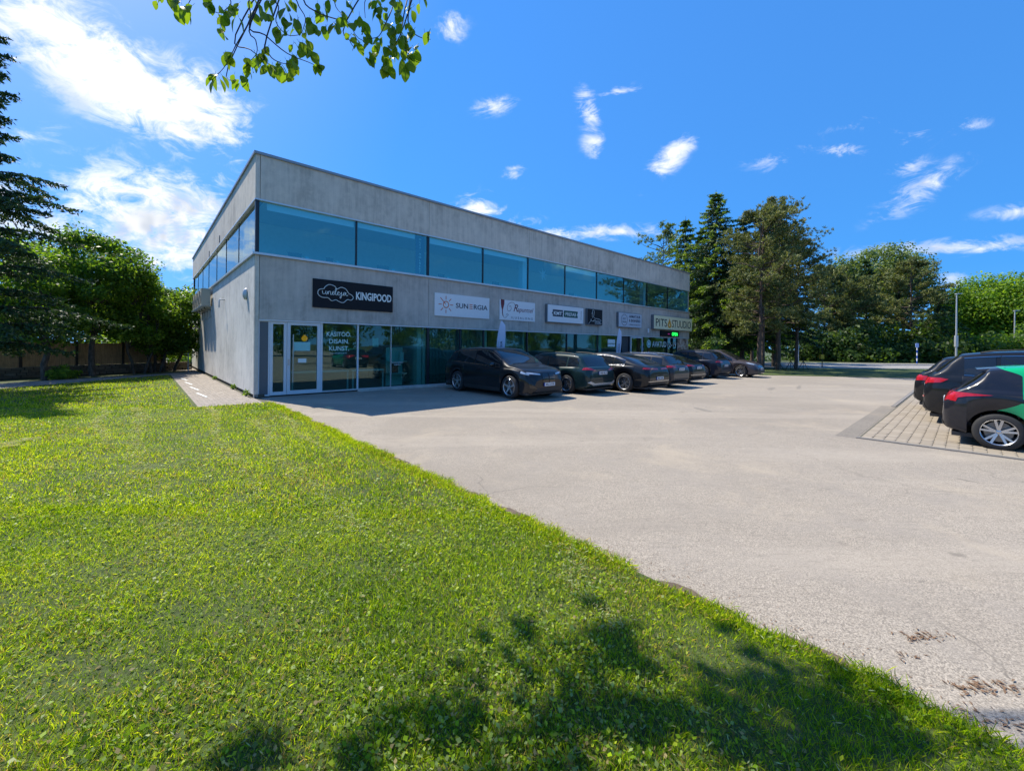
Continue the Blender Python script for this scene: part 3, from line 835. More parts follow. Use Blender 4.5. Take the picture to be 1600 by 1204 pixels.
o, W_, H_, y = sign('pizzeria_sign', 'long cream light box reading PITSASTUUDIO with an orange pizza drop', 24.22, 30.24, 3.05, 4.07, 0.22, M['cream'], M['sign_side'])
text(o, 'PITS', .28, .22, y, .80, M['black'], fit=1.62)
text(o, 'STUUDIO', 2.66, .22, y, .80, M['black'], fit=3.12)
poly(o, 'pizza_drop', [(2.28, .86), (2.06, .50), (1.98, .34), (2.06, .20), (2.28, .14), (2.50, .20), (2.58, .34), (2.50, .50)], y, M['amber'])
poly(o, 'pizza_drop_hole', [(2.28, .50), (2.20, .36), (2.22, .28), (2.34, .28), (2.36, .36)], y - .004, M['cream'], .003)

o, W_, H_, y = sign('led_display', 'narrow black display box with a glowing green word under the pizzeria sign', 25.5, 28.3, 2.57, 2.99, 0.10, M['black'])
gm = emissive('green_led', (0.02, 1.0, 0.12), 1.3)
text(o, 'OPEN', 1.62, .08, y, .34, gm, fit=.92, bold=0.03)
poly(o, 'red_led', [(1.0, .16), (1.28, .16), (1.28, .22), (1.0, .22)], y, emissive('red_led', (0.5, 0.02, 0.35), .35))

# lettering on the panes
q = panes[0]
for s_, x, z_, f_ in (('KÄSITÖÖ.', 2.22, 2.02, .86), ('DISAIN.', 2.31, 1.765, .70), ('KUNST.', 2.31, 1.51, .70)):
    text(q, s_, x, z_, GZ - .006, .225, M['letter_teal'], fit=f_, bold=0.012)
text(q, 'www.kingipood.ee', 2.33, 1.40, GZ - .006, .06, M['letter_teal'], fit=.6)
text(panes[2], 'Tänulikud külastajad', 4.66, 1.02, GZ - .006, .07, M['letter_white'], fit=.5)
text(panes[2], 'kõikidest', 4.78, .93, GZ - .006, .07, M['letter_white'], fit=.28)
q = pz[0]
poly(q, 'badge', disc(24.15, 2.0, .28), GZ - .008, M['letter_teal'])
ring(q, 'badge_ring', 24.15, 2.0, .20, .05, GZ - .012, M['green_print'])
poly(q, 'badge', [(24.15, 1.45), (23.86, 1.1), (23.9, .8), (24.4, .8), (24.44, 1.1)], GZ - .008, M['letter_teal'])
text(q, 'AVATUD', 24.62, 1.78, GZ - .008, .60, M['letter_white'], fit=2.05, bold=0.01)
text(q, 'REEDE', 24.62, .95, GZ - .008, .52, M['letter_white'], fit=1.3)
text(pz[1], '12-19', 26.88, 1.78, GZ - .008, .60, M['letter_white'], fit=1.35, bold=0.01)
for z0, z1 in ((1.98, 2.22), (1.76, 1.93), (1.14, 1.32)):
    P('window_notice', MB().box(19.15, 19.95, GZ - .02, GZ - .014, z0, z1), M['letter_white'])

# things behind the glass and on the front
o = thing('hanging_banner', 'dark blue upright banner with white capitals in the upper window', 'banner', lot(0, 0, 0), BANG)
MB().box(5.72, 6.13, 0.18, 0.20, 4.64, 6.26).build('cloth', plain('banner_blue', (0.01, 0.03, 0.10), .8), o)
for k, ch in enumerate('MUST MOLBERT'):
    if ch != ' ': text(o, ch, 5.92, 6.07 - k * .122, 0.174, .13, M['letter_white'], align='CENTER')
o = thing('paper_star', 'white paper star lamp hanging behind an upper window pane', 'star', lot(13.9, -0.75, 5.72), BANG)
mb = MB()
for k in range(7):
    a = 2 * math.pi * k / 7
    mb.add([(math.cos(a) * .42, 0, math.sin(a) * .42), (math.cos(a + .3) * .13, -.03, math.sin(a + .3) * .13), (math.cos(a - .3) * .13, -.03, math.sin(a - .3) * .13), (0, -.09, 0), (0, .09, 0)],
           [(0, 1, 3), (0, 3, 2), (0, 4, 1), (0, 2, 4)])
mb.build('points', M['white'], o)
MB().cyl((0, 0, 0.1), (0, 0, 0.9), 0.006, n=5).build('cord', M['dark'], o)
o = thing('pendant_lamp', 'glowing amber globe lamp behind the glass entrance door', 'lamp', lot(1.62, -0.55, 1.93), BANG)
MB().lathe([(0.001, -.10), (.05, -.087), (.087, -.05), (.10, 0), (.087, .05), (.05, .087), (.03, .12)], 16).build('globe', emissive('amber_glow', (1.0, 0.36, 0.02), 0.45), o, 60)
MB().cyl((0, 0, 0.12), (0, 0, 0.8), 0.008, n=5).build('cord', M['dark'], o)
o = thing('display_table', 'long pale table standing inside the gift shop window', 'table', lot(0, 0, 0.03), BANG)
MB().box(1.2, 3.2, 0.6, 1.25, .68, .74).box(3.3, 4.6, .6, 1.25, .68, .74).build('table_top', M['white'], o)
for x in (1.25, 2.2, 3.15, 3.35, 4.55):
    MB().box(x, x + .05, .65, .70, 0, .68).build('leg', M['white_frame'], o)
o = thing('display_shelf', 'pale shelf with frames behind the third shop window', 'shelf', lot(0, 0, 0.03), BANG)
MB().box(4.95, 5.7, 1.2, 1.24, 0, 1.6).box(4.95, 5.7, .8, 1.198, .5, .53).box(4.95, 5.7, .8, 1.198, 1.0, 1.03).build('shelf_unit', M['letter_teal'], o)
MB().box(5.1, 5.35, .9, .95, .535, .95).build('framed_print', M['inside_dark'], o)
MB().box(5.45, 5.6, .9, 1.0, 1.035, 1.4).build('vase', M['white'], o)
o = thing('framed_picture', 'small pale teal picture hanging inside the second shop window', 'picture', lot(3.98, -0.3, 1.65), BANG)
MB().box(0, .24, 0, .02, 0, .34).build('print', M['teal_paper'], o)
# vertical louvre blinds in two bays, every slat its own piece
bl = thing('vertical_blind', 'closed grey green vertical louvre blind behind the shop window past the pillar', 'blind', CB, BANG)
sm = MB().add([(-.028, -.02, .12), (.028, .02, .12), (.028, .02, 2.44), (-.028, -.02, 2.44)], [(0, 1, 2, 3)]).mesh('slat', plain('blind_slat', (0.42, 0.52, 0.49), .7))
for k in range(40):
    inst('slat', sm, bl, (6.42 + k * 0.071, 0.22, 0))
MB().box(6.36, 9.24, .18, .26, 2.44, 2.466).build('rail', M['alu'], bl)
for k, (x, z_, wd) in enumerate(((1.0, 4.7, .9), (2.3, 4.7, .5), (4.3, 4.7, 1.0), (7.2, 4.7, .6), (10.4, 4.7, .8), (16.4, 4.7, .8))):
    o = thing('desk', ['white desk with papers at the corner upstairs window', 'small white side desk in the first upstairs window', 'wide white desk in the second upstairs window', 'white desk in the third upstairs window', 'white desk in the fourth upstairs window', 'white desk in the sixth upstairs window'][k], 'desk', lot(x, -0.9, 3.55), BANG)
    MB().box(0, wd + .5, 0, .7, 1.12, 1.16).build('desk_top', M['white'], o)
    for lx in (0.03, wd + .44): MB().box(lx, lx + .04, .04, .66, 0, 1.118).build('leg', M['white_frame'], o)
    MB().box(.2, .2 + wd * .5, .2, .26, 1.162, 1.45).build('monitor', M['inside_dark'], o)
    MB().box(.3 + wd * .5, .42 + wd * .5, .1, .3, 1.162, 1.36).build('box_file', M['letter_teal'], o)

# beach flags standing before the windows
def flag(s_, out_, label):
    o = thing('beach_flag', label, 'flag', lot(s_, out_), BANG)
    o.rotation_euler = (0, 0, BANG)
    pole = [(0, 0, 0.05), (0.02, 0, 1.2), (0.07, 0, 2.1), (0.14, 0, 2.6), (0.24, 0, 2.86)]
    MB().tube(pole, 0.012, 6).build('pole', M['steel'], o)
    mb = MB()
    left, right = [], []
    for k in range(13):
        t_ = k / 12
        z_ = 0.75 + t_ * 2.07
        xl = -0.02 + 0.02 * t_ + 0.30 * max(0, t_ - .6) ** 1.6 * 2.4
        xr = 0.40 + 0.03 * t_ - 0.16 * max(0, t_ - .93) / .07
        left.append((xl, 0.03 * math.sin(5 * t_), z_)); right.append((max(xr, xl + .04), 0.05 * math.sin(5 * t_ + 1.2), z_))
    n = 13
    mb.add(left + [((a[0] + b[0]) / 2, (a[1] + b[1]) / 2 - .03, a[2]) for a, b in zip(left, right)] + right,
           [(r_ * n + k, (r_ + 1) * n + k, (r_ + 1) * n + k + 1, r_ * n + k + 1) for r_ in range(2) for k in range(n - 1)])
    mb.build('cloth', M['flag'], o, 60)
    q = text(o, 'SUNERGIA', 0.20, 1.0, -0.045, .17, M['navy'], fit=.95)
    q.rotation_euler = (0, R(-87), 0)
    MB().cyl((0, 0, 0), (0, 0, .05), .2, .16, 14).build('base', M['dark_frame'], o)
M['flag'] = plain('flag_cloth', (0.60, 0.66, 0.80), .8, 0, .05)
flag(8.75, 1.5, 'pale blue feather flag rising behind the black electric SUV')
flag(17.75, 1.5, 'pale blue feather flag beside the pizzeria entrance')

# ------------------------------------------------------------------ fittings on the flank
M['beige'] = plain('beige_casing', (0.46, 0.44, 0.36), .5, 0, .06)
acl = ['beige outdoor air conditioner nearest the street corner, first of four in a row', 'second beige outdoor air conditioner of the row on the flank',
       'third beige outdoor air conditioner of the row on the flank', 'farthest beige outdoor air conditioner of the row on the flank']
for k in range(4):
    t_ = 10.55 + k * 1.28
    zb = 3.62 - (0.0 if k == 0 else 0.02)
    o = thing('air_conditioner', acl[k], 'air conditioner', lot(0, -t_, zb), BANG, 'air conditioners hung on the flank')
    MB().box(-0.46, -0.09, 0, 0.92, 0, 0.86).build('casing', M['beige'], o)
    mb = MB()
    n = 20
    mb.add([(-0.463, .34 + .28 * math.cos(2 * math.pi * i / n), .44 + .30 * math.sin(2 * math.pi * i / n)) for i in range(n)], [tuple(range(n))])
    mb.build('fan_opening', M['dark'], o)
    for r_ in (.10, .19, .28):
        MB().tube([(-0.47, .34 + r_ * math.cos(2 * math.pi * i / 16), .44 + r_ * math.sin(2 * math.pi * i / 16)) for i in range(17)], .008, 4).build('grille_ring', M['beige'], o)
    MB().box(-0.47, -0.461, .70, .86, .1, .8).build('side_grille', M['inside_dark'], o)
    for y_ in (.12, .78):
        MB().box(-0.52, -0.003, y_, y_ + .045, -.05, -.004).box(-.05, -.003, y_, y_ + .045, -.55, -.052).build('bracket', M['galv'], o)
    MB().tube([(-.3, .5, -.01), (-.28, .5, -.12), (-.2, .5, -.16), (-.02, .5, -.16)], .02, 6).build('pipe', M['inside_dark'], o)
o = thing('wall_lamp', 'oval bulkhead lamp on the sunlit flank near the corner', 'lamp', lot(0, -1.25, 3.2), BANG)
MB().lathe([(0.001, 0.0), (.10, 0.0), (.12, -.03), (.10, -.09), (.05, -.12), (.001, -.13)], 16, 'y').build('housing', M['galv'], o, 50)
o.children[0].rotation_euler = (0, 0, R(-90)); o.children[0].scale = (1, 1, 1.7); o.children[0].location = (0, 0, .2)
o = thing('wall_spout', 'small bent metal pipe end high on the flank', 'pipe', lot(0, -6.3, 3.5), BANG)
MB().tube([(0, 0, 0.1), (-.16, 0, .12), (-.2, 0, .05), (-.2, 0, -.25)], .028, 8).build('pipe', M['galv'], o, 50)
for k, (t_, z_, lab) in enumerate(((8.1, 6.55, 'nearer small dark vent hole under the parapet of the flank'), (12.1, 6.5, 'farther small dark vent hole under the parapet of the flank'), (18.6, 1.25, 'narrow dark slot vent low on the far flank'), (17.2, 3.0, 'small dark hatch on the flank below the air conditioners'), (19.3, 2.9, 'farthest small dark hatch on the flank'))):
    o = thing('wall_vent', lab, 'vent', lot(0, -t_, z_), BANG)
    hh = .5 if k == 2 else .16
    MB().box(-.02, -.001, -.07, .07, -hh, hh).build('grille', M['inside_dark'], o)
o = thing('security_camera', 'small white bullet camera between the grey and cream light boxes', 'camera', lot(23.7, 0, 2.75), BANG)
MB().cyl((0, -.02, .28), (0, -.12, .28), .03).cyl((0, -.1, .3), (0, -.1, 0.02), .055, .05, 10).build('body', M['white'], o, 50)

# ------------------------------------------------------------------ cars
M['tyre'] = plain('tyre_rubber', (0.022, 0.022, 0.023), 0.85, 0, .3, 20)
M['rim_dark'] = plain('dark_rim', (0.03, 0.03, 0.032), 0.35, .6)
M['rim_silver'] = plain('silver_rim', (0.55, 0.56, 0.58), 0.28, .9, .06)
M['brake'] = plain('brake_disc', (0.22, 0.20, 0.18), 0.4, .8)
M['car_glass'] = None
m, nt, out = new_mat('tinted_car_glass')
principled(nt, out, color=mix(nt, noise(nt, coords(nt), 3.0), (0.006, 0.008, 0.010), (0.016, 0.018, 0.022)), rough=0.03, spec=0.6, ior=1.6)
M['car_glass'] = m
M['chrome'] = plain('chrome_trim', (0.62, 0.63, 0.65), 0.12, 1.0, .03)
M['trim'] = plain('black_plastic', (0.02, 0.02, 0.021), 0.55, 0, .2)
M['gloss_black'] = plain('gloss_black', (0.008, 0.008, 0.009), 0.08, 0, .1, coat=0.6)
M['seam'] = plain('panel_gap', (0.004, 0.004, 0.004), 0.9)
m, nt, out = new_mat('tail_lamp')
principled(nt, out, color=mix(nt, noise(nt, coords(nt), 14.0), (0.26, 0.004, 0.008), (0.52, 0.012, 0.02)), rough=0.12, coat=0.8)
M['tail'] = m
m, nt, out = new_mat('head_lamp')
principled(nt, out, color=mix(nt, noise(nt, coords(nt), 12.0), (0.30, 0.33, 0.36), (0.72, 0.75, 0.78)), rough=0.1, coat=0.9, metal=0.4)
M['head'] = m
M['plate'] = plain('number_plate', (0.72, 0.73, 0.74), 0.45, 0, .04)
M['skid'] = plain('silver_skid', (0.50, 0.51, 0.52), 0.35, .6, .06)

def pchip(xs, ys):
    xs, ys = np.array(xs, float), np.array(ys, float)
    h = np.diff(xs); d = np.diff(ys) / h
    mm = np.zeros(len(xs))
    for i in range(1, len(xs) - 1):
        if d[i - 1] * d[i] > 0:
            w1, w2 = 2 * h[i] + h[i - 1], h[i] + 2 * h[i - 1]
            mm[i] = (w1 + w2) / (w1 / d[i - 1] + w2 / d[i])
    mm[0], mm[-1] = d[0], d[-1]
    def f(x):
        i = int(np.clip(np.searchsorted(xs, x) - 1, 0, len(h) - 1))
        t = min(max((x - xs[i]) / h[i], 0), 1)
        return ((1 + 2 * t) * (1 - t) ** 2 * ys[i] + t * (1 - t) ** 2 * h[i] * mm[i] + t * t * (3 - 2 * t) * ys[i + 1] + t * t * (t - 1) * h[i] * mm[i + 1])
    return f

class Car:
    def __init__(s, sp):
        s.sp = sp
        L, W = sp['L'], sp['W']
        s.L, s.W = L, W
        prof = crom([(x, z) for x, z in sp['prof']], n=8)
        px = [p.x for p in prof]; pz = [p.y for p in prof]
        for i in range(1, len(px)): px[i] = max(px[i], px[i - 1] + 0.0005)
        s.ztop = lambda x: float(np.interp(x, px, pz))
        s.zbelt_ = pchip(*zip(*sp['belt']))
        s.zbelt = lambda x: min(s.zbelt_(x), s.ztop(x) - 0.006)
        pr = sp.get('plan', [(0, .76), (.04, .84), (.12, .90), (.3, .95), (.7, .985), (1.2, 1), (L - 1.3, 1), (L - .75, .98), (L - .4, .93), (L - .18, .85), (L - .06, .75), (L, .64)])
        s.w = lambda x, f=pchip(*zip(*pr)): W * f(x)
        s.tum = sp.get('tum', 0.36)
        R_, Ra = sp['wr'], sp['wr'] + sp.get('gap', .05)
        s.wr = R_
        bot = pchip([0, .10, .45, L - .5, L - .1, L], [sp.get('zr', .36), .28, .21, .19, .22, sp.get('zf', .28)])
        def zb(x):
            z = bot(x)
            for xc in (sp['xr'], sp['xf']):
                if abs(x - xc) <= Ra + 1e-6:
                    z = max(z, R_ * .98 + math.sqrt(max(0, Ra * Ra - (x - xc) ** 2)))
            return z
        s.zb = zb
        xs = set(np.round(px, 4)) | set(np.round(np.linspace(0, L, 60), 4))
        for xc in (sp['xr'], sp['xf']):
            for q in (-1, -.985, -.95, -.88, -.77, -.62, -.45, -.25, 0, .25, .45, .62, .77, .88, .95, .985, 1):
                xs.add(round(xc + q * Ra, 4))
            xs |= {round(xc - Ra - .004, 4), round(xc + Ra + .004, 4)}
        xs = sorted(x for x in xs if 0 <= x <= L)
        xs = [x for i, x in enumerate(xs) if i == 0 or x - xs[i - 1] > 0.0018]
        vs, fs = [], []
        K = None
        for x in xs:
            half = s.section(x)
            full = [(y, z) for y, z in half] + [(-y, z) for y, z in reversed(half[1:-1])]
            K = len(full)
            vs += [(x, y, z) for y, z in full]
        for i in range(len(xs) - 1):
            for k in range(K):
                fs.append((i * K + k, i * K + (k + 1) % K, (i + 1) * K + (k + 1) % K, (i + 1) * K + k))
        fs += [tuple(range(K)), tuple(range((len(xs) - 1) * K + K - 1, (len(xs) - 1) * K - 1, -1))]
        s.v, s.f = vs, fs
        s.bvh = BVHTree.FromPolygons([Vector(v) for v in vs], fs)

    def section(s, x):
        w_, zb, ze, zt = s.w(x), s.zb(x), s.zbelt(x), s.ztop(x)
        ze = max(ze, zb + .02); zt = max(zt, ze + .004)
        H = ze - zb
        pts = [(0, zb), (w_ * .55, zb), (w_ * .90, zb), (w_ * .955, zb + .035 * H), (w_ * .975, zb + .16 * H), (w_ * .985, zb + .34 * H), (w_ * 1.0, zb + .56 * H),
               (w_ * .998, zb + .74 * H), (w_ * .985, zb + .86 * H), (w_ * .965, zb + .95 * H), (w_ * .94, ze)]
        wB, hg = w_ * .94, zt - ze
        rc = min(.085, .32 * hg)
        k = min(max((hg - .10) / .28, 0), 1); k = k * k * (3 - 2 * k)
        wr = wB - s.tum * (hg - rc)
        cab, hood = [], []
        for t in (.04, .3, .6, .86, 1.0):
            cab.append((wB + (wr - wB) * t - .006 - .016 * math.sin(math.pi * t) * -1, ze + (hg - rc) * t))
        cab += [(wr - .035, ze + hg - rc * .62), (wr * .86, ze + hg - rc * .34), (wr * .62, ze + hg - rc * .13), (wr * .32, ze + hg - rc * .03), (0, zt)]
        for j in range(1, 11):
            th = math.pi / 2 * j / 10
            hood.append((wB * max(0, math.cos(th)) ** .62, ze + hg * math.sin(th) ** .8))
        for (a, b), (c, d) in zip(cab, hood):
            pts.append((a * k + c * (1 - k), b * k + d * (1 - k)))
        pts[-1] = (0, zt)
        return pts

    def cast(s, org, dr):
        hit = s.bvh.ray_cast(Vector(org), Vector(dr).normalized())
        return hit[0], hit[1]

    def decal(s, outline, o0, au, av, dr, off=.004, step=.07):
        o0, au, av, dr = Vector(o0), Vector(au), Vector(av), Vector(dr).normalized()
        pts = []
        n = len(outline)
        for i in range(n):
            a, b = Vector(outline[i]), Vector(outline[(i + 1) % n])
            m_n = max(1, int((b - a).length / step))
            pts += [a + (b - a) * (j / m_n) for j in range(m_n)]
        nb = len(pts)
        us = [p.x for p in pts]; ws = [p.y for p in pts]
        u = min(us) + step * .5
        ins = []
        while u < max(us):
            q = min(ws) + step * .5
            while q < max(ws):
                ins.append(Vector((u, q)))
                q += step
            u += step
        edges = [(i, (i + 1) % nb) for i in range(nb)]
        vo, eo, fo, *_ = delaunay_2d_cdt(pts + ins, edges, [], 1, 1e-5)
        vs, ok = [], []
        for p in vo:
            org = o0 + au * p.x + av * p.y - dr * 6
            loc, nrm = s.cast(org, dr)
            if loc is None: vs.append(None); continue
            if nrm.dot(dr) > 0: nrm = -nrm
            vs.append(loc - dr * off * .4 + nrm * off)
        mb = MB()
        idx = {}
        for i, v in enumerate(vs):
            if v is not None:
                idx[i] = len(mb.v); mb.v.append(tuple(v))
        flip = au.cross(av).dot(dr) > 0
        for f in fo:
            if all(i in idx for i in f):
                q = [idx[i] for i in f]
                mb.f.append(tuple(reversed(q)) if flip else tuple(q))
        return mb
    def side(s, outline, sd, **kw):       # outline in x (from the tail), z
        return s.decal(outline, (0, 0, 0), (1, 0, 0), (0, 0, 1), (0, -sd, 0), **kw)
    def rear(s, outline, **kw):           # outline in y, z
        return s.decal(outline, (0, 0, 0), (0, 1, 0), (0, 0, 1), (1, 0, 0), **kw)
    def front(s, outline, **kw):
        return s.decal(outline, (0, 0, 0), (0, 1, 0), (0, 0, 1), (-1, 0, 0), **kw)
    def top(s, outline, slope=0.0, **kw):  # outline in x, y ; cast down, leaning by slope towards +x
        return s.decal(outline, (0, 0, 0), (1, 0, 0), (0, 1, 0), (slope, 0, -1), **kw)

def make_wheel(parent, x, y, sd, r, wdt, style):
    n, rim_mat, twin = style
    hub = MB().lathe([(.001, -.01), (r * .55, -.01), (r * .58, .02), (.001, .02)], 20, 'y').build('wheel', M['brake'], parent, 40)
    hub.location = (x, y, r)
    hub.rotation_euler = (0, 0, 0 if sd < 0 else R(180))
    rr = r * .70
    w2 = wdt / 2
    MB().lathe([(rr, -w2 * .86), (rr * 1.03, -w2 * .98), (r * .90, -w2 * 1.0), (r * .97, -w2 * .82), (r, -w2 * .5), (r, w2 * .5), (r * .97, w2 * .82), (r * .9, w2), (rr, w2 * .9)], 36, 'y').build('tyre', M['tyre'], hub, 50)
    mb = MB().lathe([(rr * 1.03, -w2 * .90), (rr * 1.0, -w2 * .98), (rr * .95, -w2 * .90), (rr * .93, -w2 * .4), (rr * .93, w2 * .8)], 36, 'y')
    mb.lathe([(.001, -w2 * .62), (r * .07, -w2 * .62), (r * .14, -w2 * .55), (r * .14, -w2 * .1)], 16, 'y')
    yo = -w2 * .70
    for k in range(n):
        a = 2 * math.pi * k / n + math.pi / 2
        for da in ((-.14, .14) if twin else (0,)):
            c0, c1 = a + da * .35, a + da * 1.45
            wd0, wd1 = r * (.055 if twin else .085), r * (.052 if twin else .075)
            if n > 8: wd0, wd1 = r * .03, r * .035
            p0 = (math.cos(c0) * r * .11, math.sin(c0) * r * .11); p1 = (math.cos(c1) * rr * .96, math.sin(c1) * rr * .96)
            t = Vector((p1[0] - p0[0], p1[1] - p0[1])).normalized(); nn = Vector((-t.y, t.x))
            q = [(p0[0] + nn.x * wd0, p0[1] + nn.y * wd0), (p0[0] - nn.x * wd0, p0[1] - nn.y * wd0), (p1[0] - nn.x * wd1, p1[1] - nn.y * wd1), (p1[0] + nn.x * wd1, p1[1] + nn.y * wd1)]
            mb.add([(u, yo, v) for u, v in q[:2]] + [(u, yo - .015, v) for u, v in q[2:]] + [(u, yo + .05, v) for u, v in q], [(0, 3, 2, 1), (4, 5, 6, 7), (0, 1, 5, 4), (1, 2, 6, 5), (2, 3, 7, 6), (3, 0, 4, 7)])
    mb.build('rim', rim_mat, hub, 40)
    if not twin and n <= 5:
        pass
    MB().lathe([(.001, .0), (rr * .92, .0)], 24, 'y', (0, w2 * .35, 0)).build('wheel_well_liner', M['seam'], hub)

def make_car(name, label, sp, s_, out_c, heading_out, pnt, group=None, loc=None, rz=None):
    c = Car(sp)
    L, W = c.L, c.W
    ang = BANG - R(90) if heading_out else BANG + R(90)
    root = thing(name, label, 'car', lot(s_, out_c) if loc is None else loc, ang if rz is None else rz, group)
    def put(mb, nm, mat, parent=None, smooth=35):
        mb.v = [(x - L / 2, y, z) for x, y, z in mb.v]
        return mb.build(nm, mat, parent or root, smooth)
    bmb = MB(); bmb.v, bmb.f = list(c.v), list(c.f)
    body = put(bmb, 'body', pnt, smooth=38)
    MB().box(.12 - L / 2, L / 2 - .15, -W * .86, W * .86, .17, .24).build('underbody', M['trim'], root)
    # windows: between belt and roof rail, split at the pillars
    def zu(x):
        ze, zt = c.zbelt(x), c.ztop(x); hg = zt - ze; rc = min(.085, .32 * hg)
        return ze + (hg - rc) * .93 - .012
    def zl(x): return c.zbelt(x) + sp.get('sill', .035)
    x0, x1 = sp['win']
    cuts = [x0] + sp['pillars'] + [x1]
    for sd in (-1, 1):
        for k in range(len(cuts) - 1):
            a = cuts[k] + (.035 if k else 0); b = cuts[k + 1] - (.035 if k < len(cuts) - 2 else 0)
            xs = np.linspace(a, b, 9)
            lo = [(x, zl(x)) for x in xs]; hi = [(x, max(zu(x), zl(x) + .012)) for x in xs[::-1]]
            if k == 0 and sp.get('rake'):
                hi = [(x + sp['rake'] * (1 - i / 8) * (1 if i < 9 else 0) * 0, z) for i, (x, z) in enumerate(hi)]
            put(c.side(lo + hi, sd, off=.005), 'side_window', M['car_glass'])
        if sp.get('chrome'):
            xs = np.linspace(x0, x1, 20)
            put(MB().tube([tuple(c.cast((x, sd * 3, max(zu(x), zl(x) + .012) + .012), (0, -sd, 0))[0] + Vector((0, sd * .004, 0))) for x in xs], .011, 4), 'window_trim', sp.get('trim_mat', M['chrome']))
            put(MB().tube([tuple(c.cast((x, sd * 3, zl(x) - .012), (0, -sd, 0))[0] + Vector((0, sd * .004, 0))) for x in xs], .009, 4), 'window_trim', sp.get('trim_mat', M['chrome']))
        # door shut lines and handles
        for xa, xb in sp.get('doors', []):
            za, zb2 = .36, c.zbelt(xb) - .01
            pts = [(xa, za), (xa + .012, za), (xb + .012, zb2), (xb, zb2)]
            put(c.side(pts, sd, off=.0025, step=.12), 'door_gap', M['seam'])
        for xh in sp.get('handles', []):
            zh = c.zbelt(xh) - .13
            p, nrm = c.cast((xh, sd * 3, zh), (0, -sd, 0))
            q, _ = c.cast((xh + .2, sd * 3, zh + .005), (0, -sd, 0))
            put(MB().tube([tuple(p), tuple(p.lerp(q, .15) + Vector((0, sd * .028, 0))), tuple(p.lerp(q, .85) + Vector((0, sd * .028, 0))), tuple(q)], .013, 6), 'door_handle', pnt if not sp.get('chrome') or sp.get('trim_mat') else M['chrome'])
        # lower cladding and arch trims
        pts = [(sp['xr'] + c.wr + .09, .23), (sp['xf'] - c.wr - .09, .22), (sp['xf'] - c.wr - .09, .33), (sp['xr'] + c.wr + .09, .34)]
        put(c.side(pts, sd, off=.006, step=.15), 'sill_trim', M['trim'])
        if sp.get('cladding'):
            for xc in (sp['xr'], sp['xf']):
                r0, r1 = c.wr + sp.get('gap', .05) + .004, c.wr + sp.get('gap', .05) + .055
                ar = [R(8 + 164 * i / 12) for i in range(13)]
                pts = [(xc + r1 * math.cos(a), c.wr * .98 + r1 * math.sin(a)) for a in ar] + [(xc + r0 * math.cos(a), c.wr * .98 + r0 * math.sin(a)) for a in reversed(ar)]
                put(c.side(pts, sd, off=.008, step=.08), 'arch_trim', sp['cladding'])
        # mirror
        xm = sp['mirror']
        p, _ = c.cast((xm, sd * 3, c.zbelt(xm) + .02), (0, -sd, 0))
        mb = MB()
        mb.lathe([(.001, -.075), (.05, -.065), (.075, -.02), (.08, .02), (.07, .06), (.04, .075), (.001, .078)], 12, 'y')
        mb.v = [(x * .9 + p.x, y * 1.35 + p.y + sd * .14, z * 1.0 + p.z + .07) for x, y, z in mb.v]
        mb.tube([tuple(p + Vector((0, 0, .02))), tuple(p + Vector((.0, sd * .08, .05)))], .022, 6)
        put(mb, 'wing_mirror', sp.get('mirror_mat', pnt))
        if sp.get('rails'):
            pts = []
            for x in np.linspace(sp['rails'][0], sp['rails'][1], 9):
                ze, zt = c.zbelt(x), c.ztop(x); wr = c.w(x) * .94 - c.tum * (zt - ze)
                pts.append((x, sd * (wr - .03), zt - .018 + .035 * math.sin(math.pi * (x - sp['rails'][0]) / (sp['rails'][1] - sp['rails'][0])) ** .3))
            put(MB().tube(pts, .016, 6), 'roof_rail', sp.get('rail_mat', M['trim']))
        # lamps that wrap round the corners
        for pts, mat in sp.get('side_lamps', []):
            put(c.side(pts, sd, off=.006, step=.05), 'tail_lamp' if mat is M['tail'] else 'head_lamp', mat)
        for pts, mat in sp.get('rear_lamps', []):
            put(c.rear([(sd * y, z) for y, z in pts], off=.006, step=.05), 'tail_lamp', mat)
        for pts, mat, nm in sp.get('front_lamps', []):
            put(c.front([(sd * y, z) for y, z in pts], off=.006, step=.04), nm, mat)
        for x, ysg in ((sp['xr'], sd), (sp['xf'], sd)):
            make_wheel(root, x - L / 2, sd * (W - .125 - sp.get('inset', 0)), sd, c.wr, .23, sp['wheel'])
    # glass front and back
    def screen(xa, xb, slope, name, inset=.075):
        def ye(x):
            ze, zt = c.zbelt(x), c.ztop(x); hg = zt - ze; rc = min(.085, .32 * hg)
            return c.w(x) * .94 - c.tum * (hg - rc) - inset
        xs = np.linspace(xa, xb, 8)
        pts = [(x, ye(x)) for x in xs] + [(x, -ye(x)) for x in xs[::-1]]
        # parameter x is read along the surface: place the outline at its own height
        mb = MB()
        rows = []
        for x in xs:
            row = []
            for t in np.linspace(-1, 1, 9):
                y = t * ye(x)
                p, nrm = c.cast((x, y, 4), (0, 0, -1))
                if nrm.z < 0: nrm = -nrm
                row.append(tuple(p + nrm * .005))
            rows.append(row)
        K = 9
        mb.v = [p for r_ in rows for p in r_]
        mb.f = [(i * K + k, i * K + k + 1, (i + 1) * K + k + 1, (i + 1) * K + k) for i in range(7) for k in range(8)]
        if xb > xa: mb.f = [tuple(reversed(f)) for f in mb.f]
        put(mb, name, M['car_glass'], smooth=60)
    screen(*sp['wind'], 0, 'windscreen')
    screen(*sp['back'], 0, 'rear_window', sp.get('back_inset', .09))
    for pts, mat, nm in sp.get('rear_bits', []):
        put(c.rear(pts, off=.007, step=.08), nm, mat)
    for pts, mat, nm in sp.get('front_bits', []):
        put(c.front(pts, off=.007, step=.06), nm, mat)
